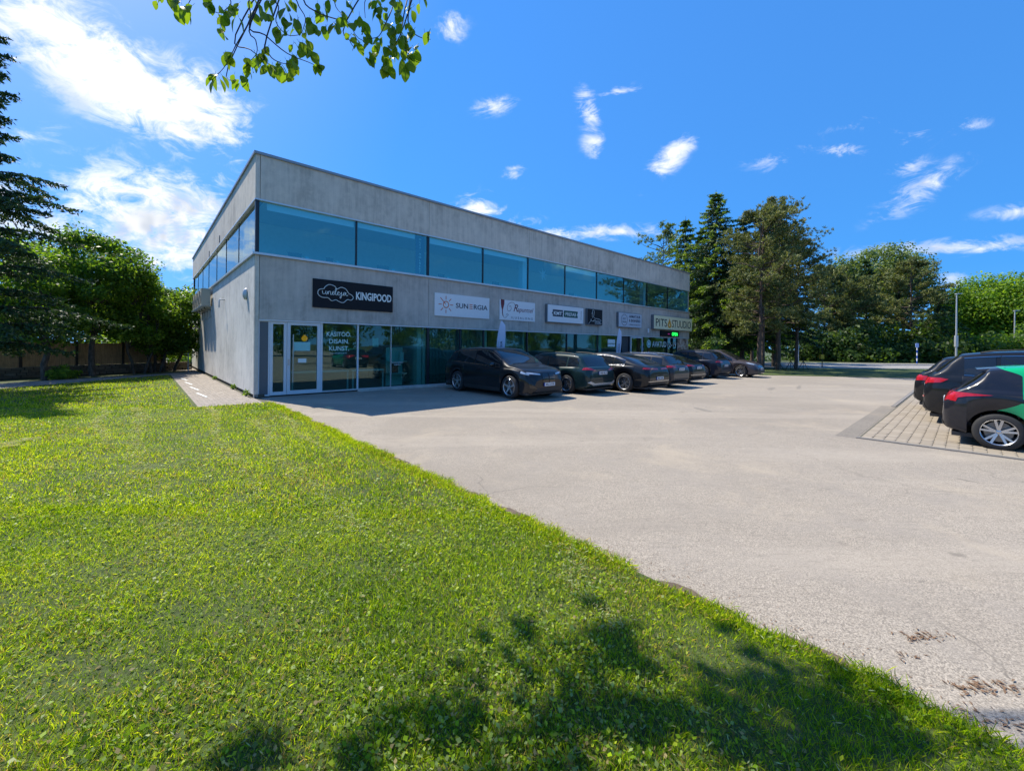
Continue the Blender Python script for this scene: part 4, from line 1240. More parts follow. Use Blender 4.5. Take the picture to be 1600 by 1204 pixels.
    for pts, mat, nm in sp.get('top_bits', []):
        put(c.top(pts, off=.004, step=.08), nm, mat)
    # plates
    for end, z_, txt in sp.get('plates', []):
        dr = (1, 0, 0) if end == 'rear' else (-1, 0, 0)
        p, _ = c.cast((-3 if end == 'rear' else L + 3, 0, z_), dr)
        xo = p.x - (.016 if end == 'rear' else -.016)
        pl = put(MB().box(min(xo, xo + .012), max(xo, xo + .012), -.26, .26, z_ - .056, z_ + .056), 'number_plate', M['plate'], smooth=None)
        q = text(pl, txt, 0, 0, 0, .095, M['seam'], fit=.40)
        if end == 'rear':
            q.rotation_euler = (0, 0, R(-90)); q.location = (xo - .004 - L / 2, .18, z_ - .033)
        else:
            q.rotation_euler = (0, 0, R(90)); q.location = (xo + .016 - L / 2, -.18, z_ - .033)
        put(MB().box(min(xo, xo + .012) - .002, max(xo, xo + .012) + .002, .222 if end == 'rear' else -.26, .26 if end == 'rear' else -.222, z_ - .056, z_ + .056), 'plate_band', M['plate_blue'], pl, None)
    return root, c, put

M['plate_blue'] = plain('plate_blue', (0.01, 0.05, 0.30), .5)
TL, HL = M['tail'], M['head']
# --- black electric SUV, nose to the lot
SUV = dict(L=4.95, W=.985, xr=1.05, xf=4.05, wr=.385, tum=.34, gap=.055,
    prof=[(0, .72), (.02, .92), (.07, 1.06), (.16, 1.17), (.28, 1.26), (.52, 1.50), (.66, 1.585), (1.1, 1.65), (1.7, 1.69), (2.2, 1.695), (2.75, 1.665), (3.0, 1.615), (3.35, 1.45), (3.75, 1.235), (3.98, 1.135), (4.2, 1.095), (4.55, 1.02), (4.78, .93), (4.88, .84), (4.94, .70), (4.95, .58)],
    belt=[(0, .85), (.3, 1.12), (.7, 1.13), (1.5, 1.09), (2.5, 1.04), (3.4, 1.0), (4.0, 1.0), (4.6, .90), (4.95, .55)],
    win=(.62, 3.55), pillars=[1.02, 2.12], mirror=3.28, wind=(3.05, 3.90), back=(.60, .16), doors=[(1.28, 1.12), (2.18, 2.14), (3.42, 3.40)], handles=[1.28, 2.32],
    wheel=(5, M['rim_silver'], False), inset=.0, chrome=True, trim_mat=plain('bronze_trim', (0.36, 0.24, 0.16), 0.25, 0.9, .05),
    rear_lamps=[([(.45, .98), (.82, 1.0), (.82, 1.04), (.45, 1.02)], TL)], side_lamps=[([(4.52, .86), (4.78, .80), (4.78, .85), (4.52, .93)], HL)],
    front_lamps=[([(.36, .80), (.80, .845), (.80, .90), (.36, .845)], HL, 'head_lamp'), ([(.02, .52), (.27, .50), (.30, .78), (.25, .86), (.04, .84)], M['gloss_black'], 'grille'),
                 ([(.52, .36), (.78, .40), (.80, .56), (.72, .50)], M['gloss_black'], 'air_intake')],
    front_bits=[([(-.62, .27), (.62, .27), (.55, .40), (-.55, .40)], M['trim'], 'lower_grille')],
    plates=[('front', .50, '852 SYR')], mirror_mat=M['gloss_black'])
P_BLACK = paint('black_paint', (0.008, 0.009, 0.011))
P_GREEN = paint('dark_green_paint', (0.010, 0.028, 0.029))
P_BROWN = paint('grey_brown_paint', (0.060, 0.050, 0.052))
P_BLUE = paint('midnight_paint', (0.012, 0.016, 0.028))
P_GREY = paint('graphite_paint', (0.035, 0.035, 0.038))
ROW = 'cars parked nose or tail to the shop front'
make_car('electric_suv', 'black electric SUV with its nose to the lot, nearest the glass shop door', SUV, 7.28, 3.44, True, P_BLACK, ROW)

# --- dark green estate, tail to the lot
def estate(L, W, H, **kw):
    k = H / 1.47
    d = dict(L=L, W=W, xr=1.0, xf=L - .92, wr=.345, tum=.36,
        prof=[(0, .62), (.015, .80), (.06, .93), (.13, 1.0), (.20, 1.03), (.36, 1.22), (.52, 1.38), (.66, 1.415 * k), (1.2, 1.455 * k), (2.0, 1.47 * k), (2.5, 1.45 * k), (2.85, 1.38 * k), (3.2, 1.22), (3.55, 1.05), (3.72, .985), (4.0, .95), (4.4, .86), (L - .18, .76), (L - .06, .66), (L - .01, .56), (L, .48)],
        belt=[(0, .74), (.2, .95), (.6, .98), (1.5, .955), (2.6, .92), (3.5, .885), (4.2, .82), (L, .46)],
        win=(.50, 3.35), pillars=[1.02, 1.98], mirror=3.12, wind=(2.92, 3.66), back=(.50, .20), back_inset=.12, doors=[(1.22, 1.10), (2.06, 2.02), (3.20, 3.18)], handles=[1.20, 2.20],
        wheel=(12, M['rim_silver'], False), rails=(.75, 2.75), cladding=None)
    d.update(kw)
    return d
A4 = estate(4.75, .92, 1.50, cladding=paint('dark_green_arches', (0.011, 0.024, 0.025), .3),
    rear_lamps=[([(.36, .845), (.80, .90), (.80, .985), (.62, .96), (.40, .90)], TL)], side_lamps=[([(.04, .90), (.30, .90), (.26, .97), (.06, .965)], TL)],
    rear_bits=[([(-.55, .33), (.55, .33), (.80, .45), (.70, .50), (.5, .42), (-.5, .42), (-.70, .50), (-.80, .45)], M['skid'], 'skid_plate'), ([(-.75, .52), (.75, .52), (.75, .54), (-.75, .54)], M['trim'], 'bumper_line')],
    plates=[('rear', .78, '448 BLG')], rail_mat=M['trim'])
make_car('estate_car', 'dark green estate car with a silver skid plate beside the black electric SUV', A4, 9.95, 3.75, False, P_GREEN, ROW)

# --- black fastback saloon
EQ = dict(L=4.95, W=.955, xr=.98, xf=4.10, wr=.365, tum=.40,
    prof=[(0, .58), (.015, .80), (.05, .94), (.12, 1.01), (.26, 1.06), (.6, 1.18), (1.0, 1.32), (1.5, 1.45), (2.0, 1.51), (2.5, 1.515), (2.95, 1.45), (3.35, 1.31), (3.8, 1.10), (4.0, 1.02), (4.3, .95), (4.6, .85), (4.8, .74), (4.92, .60), (4.95, .48)],
    belt=[(0, .72), (.2, .96), (.9, 1.03), (1.6, 1.0), (2.6, .96), (3.6, .92), (4.3, .84), (4.95, .45)],
    win=(.98, 3.62), pillars=[1.52, 2.3], mirror=3.35, wind=(3.05, 3.92), back=(1.38, .36), back_inset=.14, doors=[(1.35, 1.3), (2.36, 2.32), (3.5, 3.48)], handles=[1.45, 2.46], chrome=True,
    wheel=(5, M['rim_silver'], True), rear_lamps=[([(.10, .88), (.84, .90), (.84, .97), (.10, .93)], TL)], side_lamps=[([(.03, .90), (.24, .92), (.20, .965), (.04, .95)], TL)],
    rear_bits=[([(-.70, .30), (.70, .30), (.62, .40), (-.62, .40)], M['trim'], 'diffuser'), ([(-.78, .44), (.78, .44), (.78, .46), (-.78, .46)], M['chrome'], 'bumper_strip')],
    plates=[('rear', .56, '961 DSK')])
make_car('saloon_car', 'black fastback saloon with a chrome window arch in the middle of the row', EQ, 12.15, 4.70, False, P_BLACK, ROW)

# --- dark estate and dark liftback farther along
A6 = estate(4.9, .93, 1.47, xr=1.05, rear_lamps=[([(.40, .86), (.82, .88), (.82, .97), (.44, .95)], TL)], side_lamps=[([(.04, .89), (.30, .89), (.26, .965), (.06, .96)], TL)],
    rear_bits=[([(-.70, .32), (.70, .32), (.62, .42), (-.62, .42)], M['trim'], 'diffuser'), ([(-.4, .965), (.4, .965), (.4, .98), (-.4, .98)], M['chrome'], 'tailgate_strip')], plates=[('rear', .80, '305 MTR')], rail_mat=M['chrome'])
make_car('estate_car', 'graphite estate car with silver roof rails just past the fastback saloon', A6, 14.75, 4.35, False, P_GREY, ROW)
A5 = dict(EQ, L=4.75, W=.92, xr=.95, xf=3.80, wr=.34, chrome=False, wheel=(5, M['rim_dark'], True),
    prof=[(x * 4.75 / 4.95, z * .95) for x, z in EQ['prof']], belt=[(x * 4.75 / 4.95, z * .95) for x, z in EQ['belt']], win=(.94, 3.45), pillars=[1.46, 2.2], mirror=3.2, wind=(2.93, 3.74), back=(1.32, .36),
    rear_lamps=[([(.42, .84), (.80, .86), (.80, .93), (.46, .91)], TL)], side_lamps=[([(.03, .86), (.26, .87), (.22, .93), (.04, .92)], TL)], plates=[('rear', .78, '729 TKV')])
make_car('liftback_car', 'black liftback car between the dark estate and the blue crossover', A5, 17.35, 4.05, False, P_BLACK, ROW)

# --- midnight blue crossover, tail out
XO = dict(L=4.5, W=.92, xr=.95, xf=3.62, wr=.36, tum=.34, gap=.06,
    prof=[(0, .66), (.02, .86), (.06, 1.0), (.14, 1.09), (.24, 1.14), (.42, 1.34), (.58, 1.50), (.72, 1.55), (1.2, 1.60), (1.9, 1.615), (2.4, 1.585), (2.7, 1.52), (3.1, 1.28), (3.38, 1.12), (3.55, 1.06), (3.9, 1.0), (4.2, .92), (4.38, .80), (4.47, .64), (4.5, .52)],
    belt=[(0, .80), (.25, 1.06), (.8, 1.06), (1.6, 1.02), (2.6, .98), (3.4, .94), (4.0, .88), (4.5, .5)],
    win=(.56, 3.12), pillars=[1.0, 1.88], mirror=2.9, wind=(2.76, 3.42), back=(.56, .22), doors=[(1.2, 1.1), (1.95, 1.9), (3.0, 2.98)], handles=[1.16, 2.05],
    wheel=(5, M['rim_silver'], True), rails=(.8, 2.5), cladding=M['trim'],
    rear_lamps=[([(.46, .90), (.80, .92), (.80, 1.02), (.50, 1.0)], TL)], side_lamps=[([(.04, .92), (.28, .93), (.22, 1.0), (.05, 1.0)], TL)],
    rear_bits=[([(-.78, .34), (.78, .34), (.72, .52), (-.72, .52)], M['trim'], 'bumper_cladding')], plates=[('rear', .74, '610 BFN')])
make_car('crossover_car', 'midnight blue crossover with bright wheels, tail to the lot beside the brown people carrier', XO, 22.2, 3.60, False, P_BLUE, ROW)
# --- grey brown people carrier, nose out
MPV = dict(L=4.55, W=.91, xr=.92, xf=3.68, wr=.345, tum=.30,
    prof=[(0, .66), (.015, .92), (.04, 1.10), (.10, 1.25), (.22, 1.48), (.34, 1.58), (.6, 1.62), (1.3, 1.655), (2.0, 1.65), (2.35, 1.60), (2.7, 1.46), (3.1, 1.24), (3.42, 1.07), (3.6, 1.02), (3.95, .95), (4.25, .86), (4.42, .74), (4.52, .60), (4.55, .50)],
    belt=[(0, .80), (.2, 1.06), (.8, 1.04), (1.6, 1.01), (2.6, .97), (3.4, .92), (4.0, .84), (4.55, .48)],
    win=(.26, 3.2), pillars=[.95, 1.85], mirror=2.92, wind=(2.42, 3.46), back=(.30, .08), doors=[(1.1, 1.02), (1.92, 1.88), (3.1, 3.08)], handles=[1.12, 2.02],
    wheel=(5, M['rim_silver'], True), front_lamps=[([(.44, .76), (.80, .80), (.80, .90), (.48, .83)], HL, 'head_lamp'), ([(.46, .36), (.74, .38), (.72, .54), (.50, .50)], M['trim'], 'fog_lamp_recess')],
    side_lamps=[([(4.0, .84), (4.36, .74), (4.36, .80), (4.02, .91)], HL)], rear_lamps=[([(.62, .9), (.80, .9), (.80, 1.25), (.70, 1.25)], TL)],
    front_bits=[([(-.40, .60), (.40, .60), (.44, .70), (-.44, .70)], M['gloss_black'], 'grille'), ([(-.44, .30), (.44, .30), (.42, .44), (-.42, .44)], M['trim'], 'lower_grille')], plates=[('front', .52, '377 GRP')])
make_car('people_carrier', 'grey brown people carrier, nose out, at the far end of the row', MPV, 24.95, 4.55, True, P_BROWN, ROW)

# --- right-hand bays
ROW2 = 'cars in the block paved bays'
m, nt, out = new_mat('black_and_green_paint')
t = coords(nt)
sx = nt.nodes.new('ShaderNodeSeparateXYZ'); nt.links.new(t, sx.inputs[0])
ax, az = sx.outputs[0], sx.outputs[2]
# black tail: everything behind a curved edge (car coordinates), green in front of it
def rng_(x, z): return (x, z)
e1 = maprange(nt, az, 0.56, 0.88, -1.46, -1.03)            # lower flank: edge runs forward as it rises
e2 = maprange(nt, az, 1.28, 1.46, -1.03, -1.32)
edge = m_(nt, 'MINIMUM', m_(nt, 'ADD', e1, 0.0), e2)
edge = m_(nt, 'ADD', edge, m_(nt, 'MULTIPLY', m_(nt, 'MULTIPLY', m_(nt, 'GREATER_THAN', az, 0.84), m_(nt, 'LESS_THAN', az, 0.91)), 0.5))
fac = maprange(nt, m_(nt, 'SUBTRACT', ax, edge), -0.002, 0.002)
cc = mix(nt, fac, (0.010, 0.011, 0.017), (0.0, 0.36, 0.14))
d_ = maprange(nt, noise(nt, t, 2.6, 6.0, 0.66), 0.42, 0.75, 0.0, 0.07)
cc = mix(nt, d_, cc, (0.15, 0.13, 0.11))
principled(nt, out, color=cc, rough=0.3, metal=0.0, spec=0.15, coat=0.75, coatr=m_(nt, 'ADD', 0.015, m_(nt, 'MULTIPLY', d_, .4)))
P_TWO = m
YA = dict(L=3.94, W=.872, xr=.68, xf=3.24, wr=.315, tum=.36, gap=.055,
    prof=[(0, .58), (.012, .72), (.04, .86), (.10, .95), (.18, 1.0), (.34, 1.16), (.50, 1.33), (.56, 1.40), (.62, 1.425), (.9, 1.465), (1.4, 1.50), (1.9, 1.49), (2.2, 1.43), (2.6, 1.23), (2.88, 1.08), (3.05, 1.01), (3.35, .95), (3.62, .86), (3.80, .74), (3.91, .58), (3.94, .48)],
    belt=[(0, .74), (.2, .98), (.55, 1.03), (1.0, 1.02), (1.7, .97), (2.5, .92), (3.1, .87), (3.94, .46)],
    plan=[(0, .72), (.03, .80), (.10, .88), (.25, .945), (.55, .985), (1.0, 1), (2.7, 1), (3.25, .97), (3.6, .89), (3.8, .79), (3.94, .62)],
    win=(.98, 2.66), pillars=[1.14, 1.78], mirror=2.46, wind=(2.24, 2.92), back=(.53, .16), back_inset=.11, doors=[(1.14, .98), (1.82, 1.80), (2.62, 2.58)], handles=[1.10, 1.95],
    wheel=(5, M['rim_silver'], True), cladding=None,
    rear_lamps=[([(.30, .90), (.50, .87), (.80, .80), (.80, .965), (.52, .97), (.30, .95)], TL)], side_lamps=[([(.03, .79), (.13, .85), (.30, .90), (.62, .945), (.30, .965), (.06, .97)], TL)],
    rear_bits=[([(-.70, .30), (.70, .30), (.60, .46), (-.60, .46)], M['trim'], 'diffuser'), ([(-.28, .70), (.28, .70), (.28, .83), (-.28, .83)], M['trim'], 'plate_recess')],
    plates=[('rear', .765, '204 XRT')], mirror_mat=M['gloss_black'])
root, c, put = make_car('small_hatchback', 'small black and bright green two tone hatchback on the block paving, nearest the camera', YA, 9.24, 16.72, True, P_TWO, ROW2)
# tailgate spoiler and aerial
mb = MB()
ys = np.linspace(-.56, .56, 9)
for i, y in enumerate(ys):
    sg = 1 - .12 * (y / .56) ** 2
    mb.v += [(.76, y, 1.452 - .02 * (y / .56) ** 2), (.40 + .03 * (y / .56) ** 2, y * sg, 1.405 - .02 * (y / .56) ** 2), (.42 + .03 * (y / .56) ** 2, y * sg, 1.375 - .02 * (y / .56) ** 2), (.62, y, 1.365)]
for i in range(8):
    for k in range(3): mb.f.append((i * 4 + k, i * 4 + k + 1, (i + 1) * 4 + k + 1, (i + 1) * 4 + k))
mb.f += [(0, 3, 2, 1), (32, 33, 34, 35)]
put(mb, 'spoiler', P_TWO, smooth=50)
put(MB().cyl((.95, 0, 1.47), (.72, 0, 1.63), .006, .003, 5), 'aerial', M['trim'])
X5 = dict(L=4.93, W=1.0, xr=1.08, xf=4.05, wr=.385, tum=.33, gap=.06,
    prof=[(0, .66), (.015, .90), (.05, 1.08), (.12, 1.18), (.22, 1.25), (.42, 1.46), (.58, 1.62), (.70, 1.665), (1.2, 1.72), (1.9, 1.745), (2.5, 1.735), (2.9, 1.66), (3.3, 1.44), (3.6, 1.26), (3.78, 1.19), (4.1, 1.14), (4.5, 1.06), (4.78, .92), (4.9, .74), (4.93, .60)],
    belt=[(0, .82), (.2, 1.12), (.7, 1.14), (1.5, 1.12), (2.6, 1.08), (3.6, 1.04), (4.3, .96), (4.93, .55)],
    win=(.66, 3.38), pillars=[1.16, 2.08], mirror=3.12, wind=(2.96, 3.66), back=(.58, .22), doors=[(1.35, 1.22), (2.14, 2.10), (3.26, 3.24)], handles=[1.32, 2.26],
    wheel=(5, M['rim_dark'], True), rails=(.9, 2.8), chrome=True,
    rear_lamps=[([(.36, .96), (.82, .93), (.84, 1.08), (.60, 1.09), (.38, 1.02)], TL)], side_lamps=[([(.03, .95), (.30, .98), (.42, 1.06), (.30, 1.085), (.05, 1.085)], TL)],
    rear_bits=[([(-.84, .34), (.84, .34), (.78, .50), (-.78, .50)], M['trim'], 'bumper_cladding'), ([(-.72, .33), (-.42, .33), (-.42, .42), (-.72, .42)], M['chrome'], 'tailpipe_trim'), ([(.42, .33), (.72, .33), (.72, .42), (.42, .42)], M['chrome'], 'tailpipe_trim'),
               ([(-.82, .62), (-.55, .60), (-.55, .63), (-.82, .66)], TL, 'reflector'), ([(.82, .62), (.55, .60), (.55, .63), (.82, .66)], TL, 'reflector')],
    plates=[('rear', .86, '591 KXB')])
make_car('large_suv', 'large black SUV with red tail lamps parked beyond the two tone hatchback', X5, 12.1, 16.82, True, P_BLACK, ROW2)
make_car('crossover_car', 'dark car half hidden behind the large black SUV, only its red tail lamp showing', dict(XO, side_lamps=[([(.04, .86), (.32, .88), (.28, 1.0), (.05, 1.0)], TL)], plates=[]), 14.75, 16.28, True, P_BLACK, ROW2)
# cars far behind the stone wall on the left
P_RED = paint('red_paint', (0.22, 0.012, 0.03))
P_NAVY = paint('blue_paint', (0.012, 0.03, 0.14))
make_car('small_hatchback', 'red car standing in the yard behind the concrete flank', dict(YA, plates=[], rear_bits=[]), 0, 0, True, P_RED, None, (-26.6, 36.5, 0), R(165))
make_car('estate_car', 'dark blue car in the yard behind the low stone wall', dict(A4, plates=[], rear_bits=[], cladding=None), 0, 0, True, P_NAVY, None, (-33.5, 42.5, 0), R(160))

# ------------------------------------------------------------------ vegetation
M['bark'] = bark('bark', (0.045, 0.036, 0.028), (0.13, 0.11, 0.09))
M['pine_bark'] = bark('pine_bark', (0.05, 0.034, 0.025), (0.15, 0.105, 0.08))
M['leaf'] = leaf_mat('broad_leaf', (0.040, 0.095, 0.014), (0.085, 0.165, 0.022), (0.165, 0.26, 0.035), .52, .42, tv=2.3)
M['leaf_bright'] = leaf_mat('bright_leaf', (0.0584, 0.1294, 0.0145), (0.1417, 0.2588, 0.0261), (0.2668, 0.3806, 0.0435), .5)
M['leaf_pale'] = leaf_mat('pale_leaf', (0.060, 0.105, 0.030), (0.125, 0.185, 0.060), (0.21, 0.27, 0.11), .4)
M['leaf_shaded'] = leaf_mat('shaded_leaf', (0.020, 0.045, 0.010), (0.045, 0.092, 0.016), (0.095, 0.155, 0.024))  # darker leaf copy: the undergrowth's shade is put into its colour
M['spruce'] = leaf_mat('spruce_needles', (0.0120, 0.0330, 0.0150), (0.0270, 0.0630, 0.0210), (0.0675, 0.1275, 0.0270), .18, .55)
M['spruce_bright'] = leaf_mat('young_spruce_needles', (0.0325, 0.0728, 0.0123), (0.1015, 0.1820, 0.0185), (0.3045, 0.4004, 0.0308), .3, .55)
M['pine'] = leaf_mat('pine_needles', (0.044, 0.070, 0.024), (0.125, 0.155, 0.048), (0.25, 0.25, 0.10), .28, .55)

def unit(n, g):
    v = g.normal(size=(n, 3))
    return v / np.linalg.norm(v, axis=1, keepdims=True)

def quads(C, N, T, ln, wd, bend=0.0):
    # leaf shaped quads: centre C, normal N, axis T, length and width arrays
    T = T - N * (T * N).sum(1, keepdims=True)
    T /= np.linalg.norm(T, axis=1, keepdims=True) + 1e-9
    Bt = np.cross(N, T)
    ln, wd = ln[:, None], wd[:, None]
    a, b = C - T * ln * .5, C + T * ln * .5 - N * ln * bend
    m_pt = C - T * ln * .08
    V = np.stack([a, m_pt + Bt * wd * .5, b, m_pt - Bt * wd * .5], 1).reshape(-1, 3)
    F = np.arange(len(C) * 4).reshape(-1, 4)
    return V, F

def limb(mb, p0, p1, r0, r1, sag, g, n=5, sides=6, jit=.03):
    p0, p1 = Vector(p0), Vector(p1)
    L = (p1 - p0).length
    pts, rad = [], []
    for i in range(n + 1):
        t = i / n
        p = p0.lerp(p1, t) + Vector((0, 0, sag * L * math.sin(math.pi * t)))
        if 0 < i < n: p += Vector(g.normal(size=3) * L * jit)
        pts.append(p); rad.append(r0 + (r1 - r0) * t)
    mb.tube(pts, rad, sides)

def broad_tree(name, label, loc, H, rx, rz, seed, leaf=.16, n=9000, mat='leaf', stems=1, cz=None, group=None, trunk_r=.12, gaps=.9, lean=0.0):
    g = np.random.default_rng(seed)
    root = thing(name, label, 'tree', loc, 0, group)
    cz = H - rz if cz is None else cz
    K = int(30 + rx * 11)
    d = unit(K, g)
    rad = g.uniform(.25, 1, K) ** .5 * gaps + .12
    cl = d * rad[:, None] * np.array([rx * .86, rx * .86, rz * .86]) + np.array([lean, 0, cz])
    cl[:, 2] = np.clip(cl[:, 2], .9, H - .2)
    mb = MB()
    for s_ in range(stems):
        a = 2 * math.pi * s_ / stems + g.uniform(0, 1)
        off = (0 if stems == 1 else .22)
        b = Vector((math.cos(a) * off, math.sin(a) * off, -.05))
        top = Vector((math.cos(a) * off * 4 + lean * .7, math.sin(a) * off * 4, cz))
        limb(mb, b, top, trunk_r / math.sqrt(stems), trunk_r * .35, .0, g, 6, 8, .014)
        for c in cl[s_::stems][: int(K * .7)]:
            t = g.uniform(.35, .95)
            p = b.lerp(top, t)
            limb(mb, p, c, trunk_r * .28, .012, .06, g, 4, 5)
    mb.build('trunk', M['bark'], root, 60)
    per = n // K
    idx = np.repeat(np.arange(K), per)
    rc = g.uniform(.18, .40, K) * (rx + rz) / 2
    u = unit(len(idx), g)
    C = cl[idx] + u * (rc[idx] * g.uniform(.45, 1.05, len(idx)))[:, None] * np.array([1, 1, .72])
    N = u * .7 + unit(len(idx), g) * .8 + np.array([0, 0, .45])
    N /= np.linalg.norm(N, axis=1, keepdims=True)
    T = unit(len(idx), g) + np.array([0, 0, -.5])
    ln = leaf * g.uniform(.7, 1.35, len(idx))
    V, F = quads(C, N, T, ln, ln * .62, .12)
    link(bpy.data.objects.new('crown', raw_mesh('crown', V, F, M[mat])), root)
    return root

def spruce(name, label, loc, H, rb, seed, z0=1.2, mat='spruce', tip='spruce_bright', size=.16, whorls=None, dens=1.0, group=None, droop=.30, ragged=.15):
    g = np.random.default_rng(seed)
    root = thing(name, label, 'tree', loc, 0, group)
    mb = MB()
    limb(mb, (0, 0, -.05), (0, 0, H), H * .014 + .03, .012, 0, g, 10, 8, .002)
    Cs, Ns, Ts, Ls, tipm = [], [], [], [], []
    nw = whorls or int(H * 2.6)
    for i in range(nw):
        f = (i + g.uniform(-.2, .2)) / nw
        z = z0 + (H - z0) * f
        R_ = rb * (1 - f) ** .82 * g.uniform(.86 - ragged * .5, 1.12) + .12
        nb = int(5 + 2 * (1 - f))
        a0 = g.uniform(0, 6.28)
        for b in range(nb):
            a = a0 + 2 * math.pi * b / nb + g.uniform(-.3, .3)
            Lb = R_ * g.uniform(.85 - ragged, 1.12)
            h = np.array([math.cos(a), math.sin(a), 0])
            sd = np.array([-math.sin(a), math.cos(a), 0])
            up = .18 + .25 * f
            def pt(t): return np.array([0, 0, z]) + h * Lb * t + np.array([0, 0, Lb * (up * t - droop * 1.7 * t * t + .10 * t ** 4 * 3 * droop)])
            mb.tube([tuple(pt(t)) for t in (0, .35, .7, 1.0)], [.010 + .010 * Lb, .008 + .006 * Lb, .006, .003], 4)
            nt_ = int((10 + Lb * 9) * dens)
            for t in np.linspace(.12, 1, nt_):
                p = pt(t)
                for sgn in (-1, 1, 0):
                    tl = (.20 + .34 * Lb * (1 - t) ** .8 * .6) * g.uniform(.6, 1.25)
                    d = (h * .55 + sd * sgn * .85 + np.array([0, 0, -.55 - .5 * g.random()]) * (1.0 if sgn else 1.5) * (droop * 2.4))
                    if t > .93 and sgn == 0: d = h + np.array([0, 0, .25])
                    d /= np.linalg.norm(d)
                    m_ = max(2, int(tl / (size * .62)))
                    for k in range(m_):
                        q = p + d * tl * (k + .5) / m_ + g.normal(size=3) * size * .12
                        Cs.append(q); Ts.append(d + g.normal(size=3) * .45); Ls.append(size * g.uniform(.8, 1.5))
                        tipm.append(t > .55 and k >= m_ - 2)
    C = np.array(Cs); T = np.array(Ts); ln = np.array(Ls); tipm = np.array(tipm)
    N = unit(len(C), g) + np.array([0, 0, .5]); N /= np.linalg.norm(N, axis=1, keepdims=True)
    mb.build('trunk', M['bark'], root, 60)
    for nm, sel, mt in (('crown', ~tipm, mat), ('young_shoots', tipm, tip)):
        if sel.sum() == 0: continue
        V, F = quads(C[sel], N[sel], T[sel], ln[sel], ln[sel] * .36, .05)
        link(bpy.data.objects.new(nm, raw_mesh(nm, V, F, M[mt])), root)
    return root

def pine(name, label, loc, H, rx, seed, z0=2.6, trunk_r=.17, n_tuft=1500, mat='pine', needle=.26, group=None):
    g = np.random.default_rng(seed)
    root = thing(name, label, 'tree', loc, 0, group)
    mb = MB()
    limb(mb, (0, 0, -.05), (g.uniform(-.3, .3), g.uniform(-.3, .3), H * .97), trunk_r, .025, 0, g, 9, 9, .005)
    P_, D_ = [], []
    nb = int(18 + H * 3)
    for i in range(nb):
        f = (i + g.uniform(0, 1)) / nb
        z = z0 + (H - z0) * f
        a = g.uniform(0, 6.28)
        Lb = rx * (.35 + .65 * math.sin(math.pi * min(.95, .18 + .72 * f)) ** .8) * g.uniform(.55, 1.15) * (1 if f < .85 else .55)
        h = np.array([math.cos(a), math.sin(a), .12 + .5 * f])
        e = np.array([0, 0, z]) + h * Lb
        limb(mb, (0, 0, z), tuple(e), .02 + .012 * Lb, .01, -.05, g, 4, 5)
        m_ = int(n_tuft / nb)
        t = g.uniform(.25, 1.06, m_) ** .7
        q = np.array([0, 0, z]) + h * (Lb * t)[:, None] + g.normal(size=(m_, 3)) * np.array([.30, .30, .20]) * (.35 + .5 * Lb * .4)
        P_.append(q); D_.append(np.tile(h, (m_, 1)))
    P_ = np.concatenate(P_); D_ = np.concatenate(D_)
    k = 9
    idx = np.repeat(np.arange(len(P_)), k)
    d = unit(len(idx), g) * .8 + np.array([0, 0, .75]) + D_[idx] * .35
    d /= np.linalg.norm(d, axis=1, keepdims=True)
    ln = needle * g.uniform(.6, 1.25, len(idx))
    C = P_[idx] + d * ln[:, None] * .5
    N = unit(len(idx), g)
    V, F = quads(C, N, d, ln, ln * .20, 0)
    mb.build('trunk', M['pine_bark'], root, 60)
    link(bpy.data.objects.new('crown', raw_mesh('crown', V, F, M[mat])), root)
    return root

def bush(label, loc, rx, rz, seed, mat='leaf', leaf=.14, n=1800, group=None, name='bush'):
    g = np.random.default_rng(seed)
    root = thing(name, label, 'bush', loc, 0, group)
    u = unit(n, g); u[:, 2] = np.abs(u[:, 2])
    lump = 1 + .22 * np.sin(u[:, 0] * 5 + seed) * np.cos(u[:, 1] * 6 + seed * 2) + .18 * np.sin(u[:, 2] * 9 + seed)
    C = u * (g.uniform(.35, 1.05, n) ** .5 * lump)[:, None] * np.array([rx, rx, rz]) + np.array([0, 0, .05])
    N = u + unit(n, g) * .8; N /= np.linalg.norm(N, axis=1, keepdims=True)
    ln = leaf * g.uniform(.7, 1.4, n)
    V, F = quads(C, N, unit(n, g) + np.array([0, 0, .3]), ln, ln * .6, .1)
    mb = MB()
    for k in range(6): limb(mb, (0, 0, -.03), tuple(C[k * 37 % n] * .8), .02, .006, .05, g, 3, 5)
    mb.build('stems', M['bark'], root)
    link(bpy.data.objects.new('foliage', raw_mesh('foliage', V, F, M[mat])), root)
    return root

# left: spruce, small broadleaved trees in front of and behind the reed fence
spruce('spruce_tree', 'tall dark spruce with drooping branches at the left edge of the lawn', (-17.75, 13.7, 0), 12.6, 4.0, 3, z0=1.6, size=.14, dens=1.15, tip='spruce', droop=.25, whorls=17, ragged=.5)
broad_tree('broadleaf_tree', 'slender young tree before the reed fence, nearest the spruce', (-21.2, 18.6, 0), 6.6, 2.0, 2.7, 5, n=12000, leaf=.15, trunk_r=.13, cz=3.9)
broad_tree('broadleaf_tree', 'tallest rounded green tree before the middle of the reed fence', (-21.7, 21.2, 0), 7.7, 2.5, 3.2, 6, n=22000, leaf=.16, trunk_r=.15, cz=4.6)
broad_tree('broadleaf_tree', 'thin two stemmed tree before the reed fence', (-21.0, 23.1, 0), 5.9, 1.6, 2.5, 8, n=11000, leaf=.15, cz=3.4, mat='leaf_bright', stems=2, trunk_r=.10)
broad_tree('broadleaf_tree', 'many stemmed shrubby tree spreading before the end of the reed fence', (-21.2, 24.4, 0), 5.6, 1.8, 2.5, 9, n=12000, leaf=.15, cz=3.2, stems=3, trunk_r=.14)
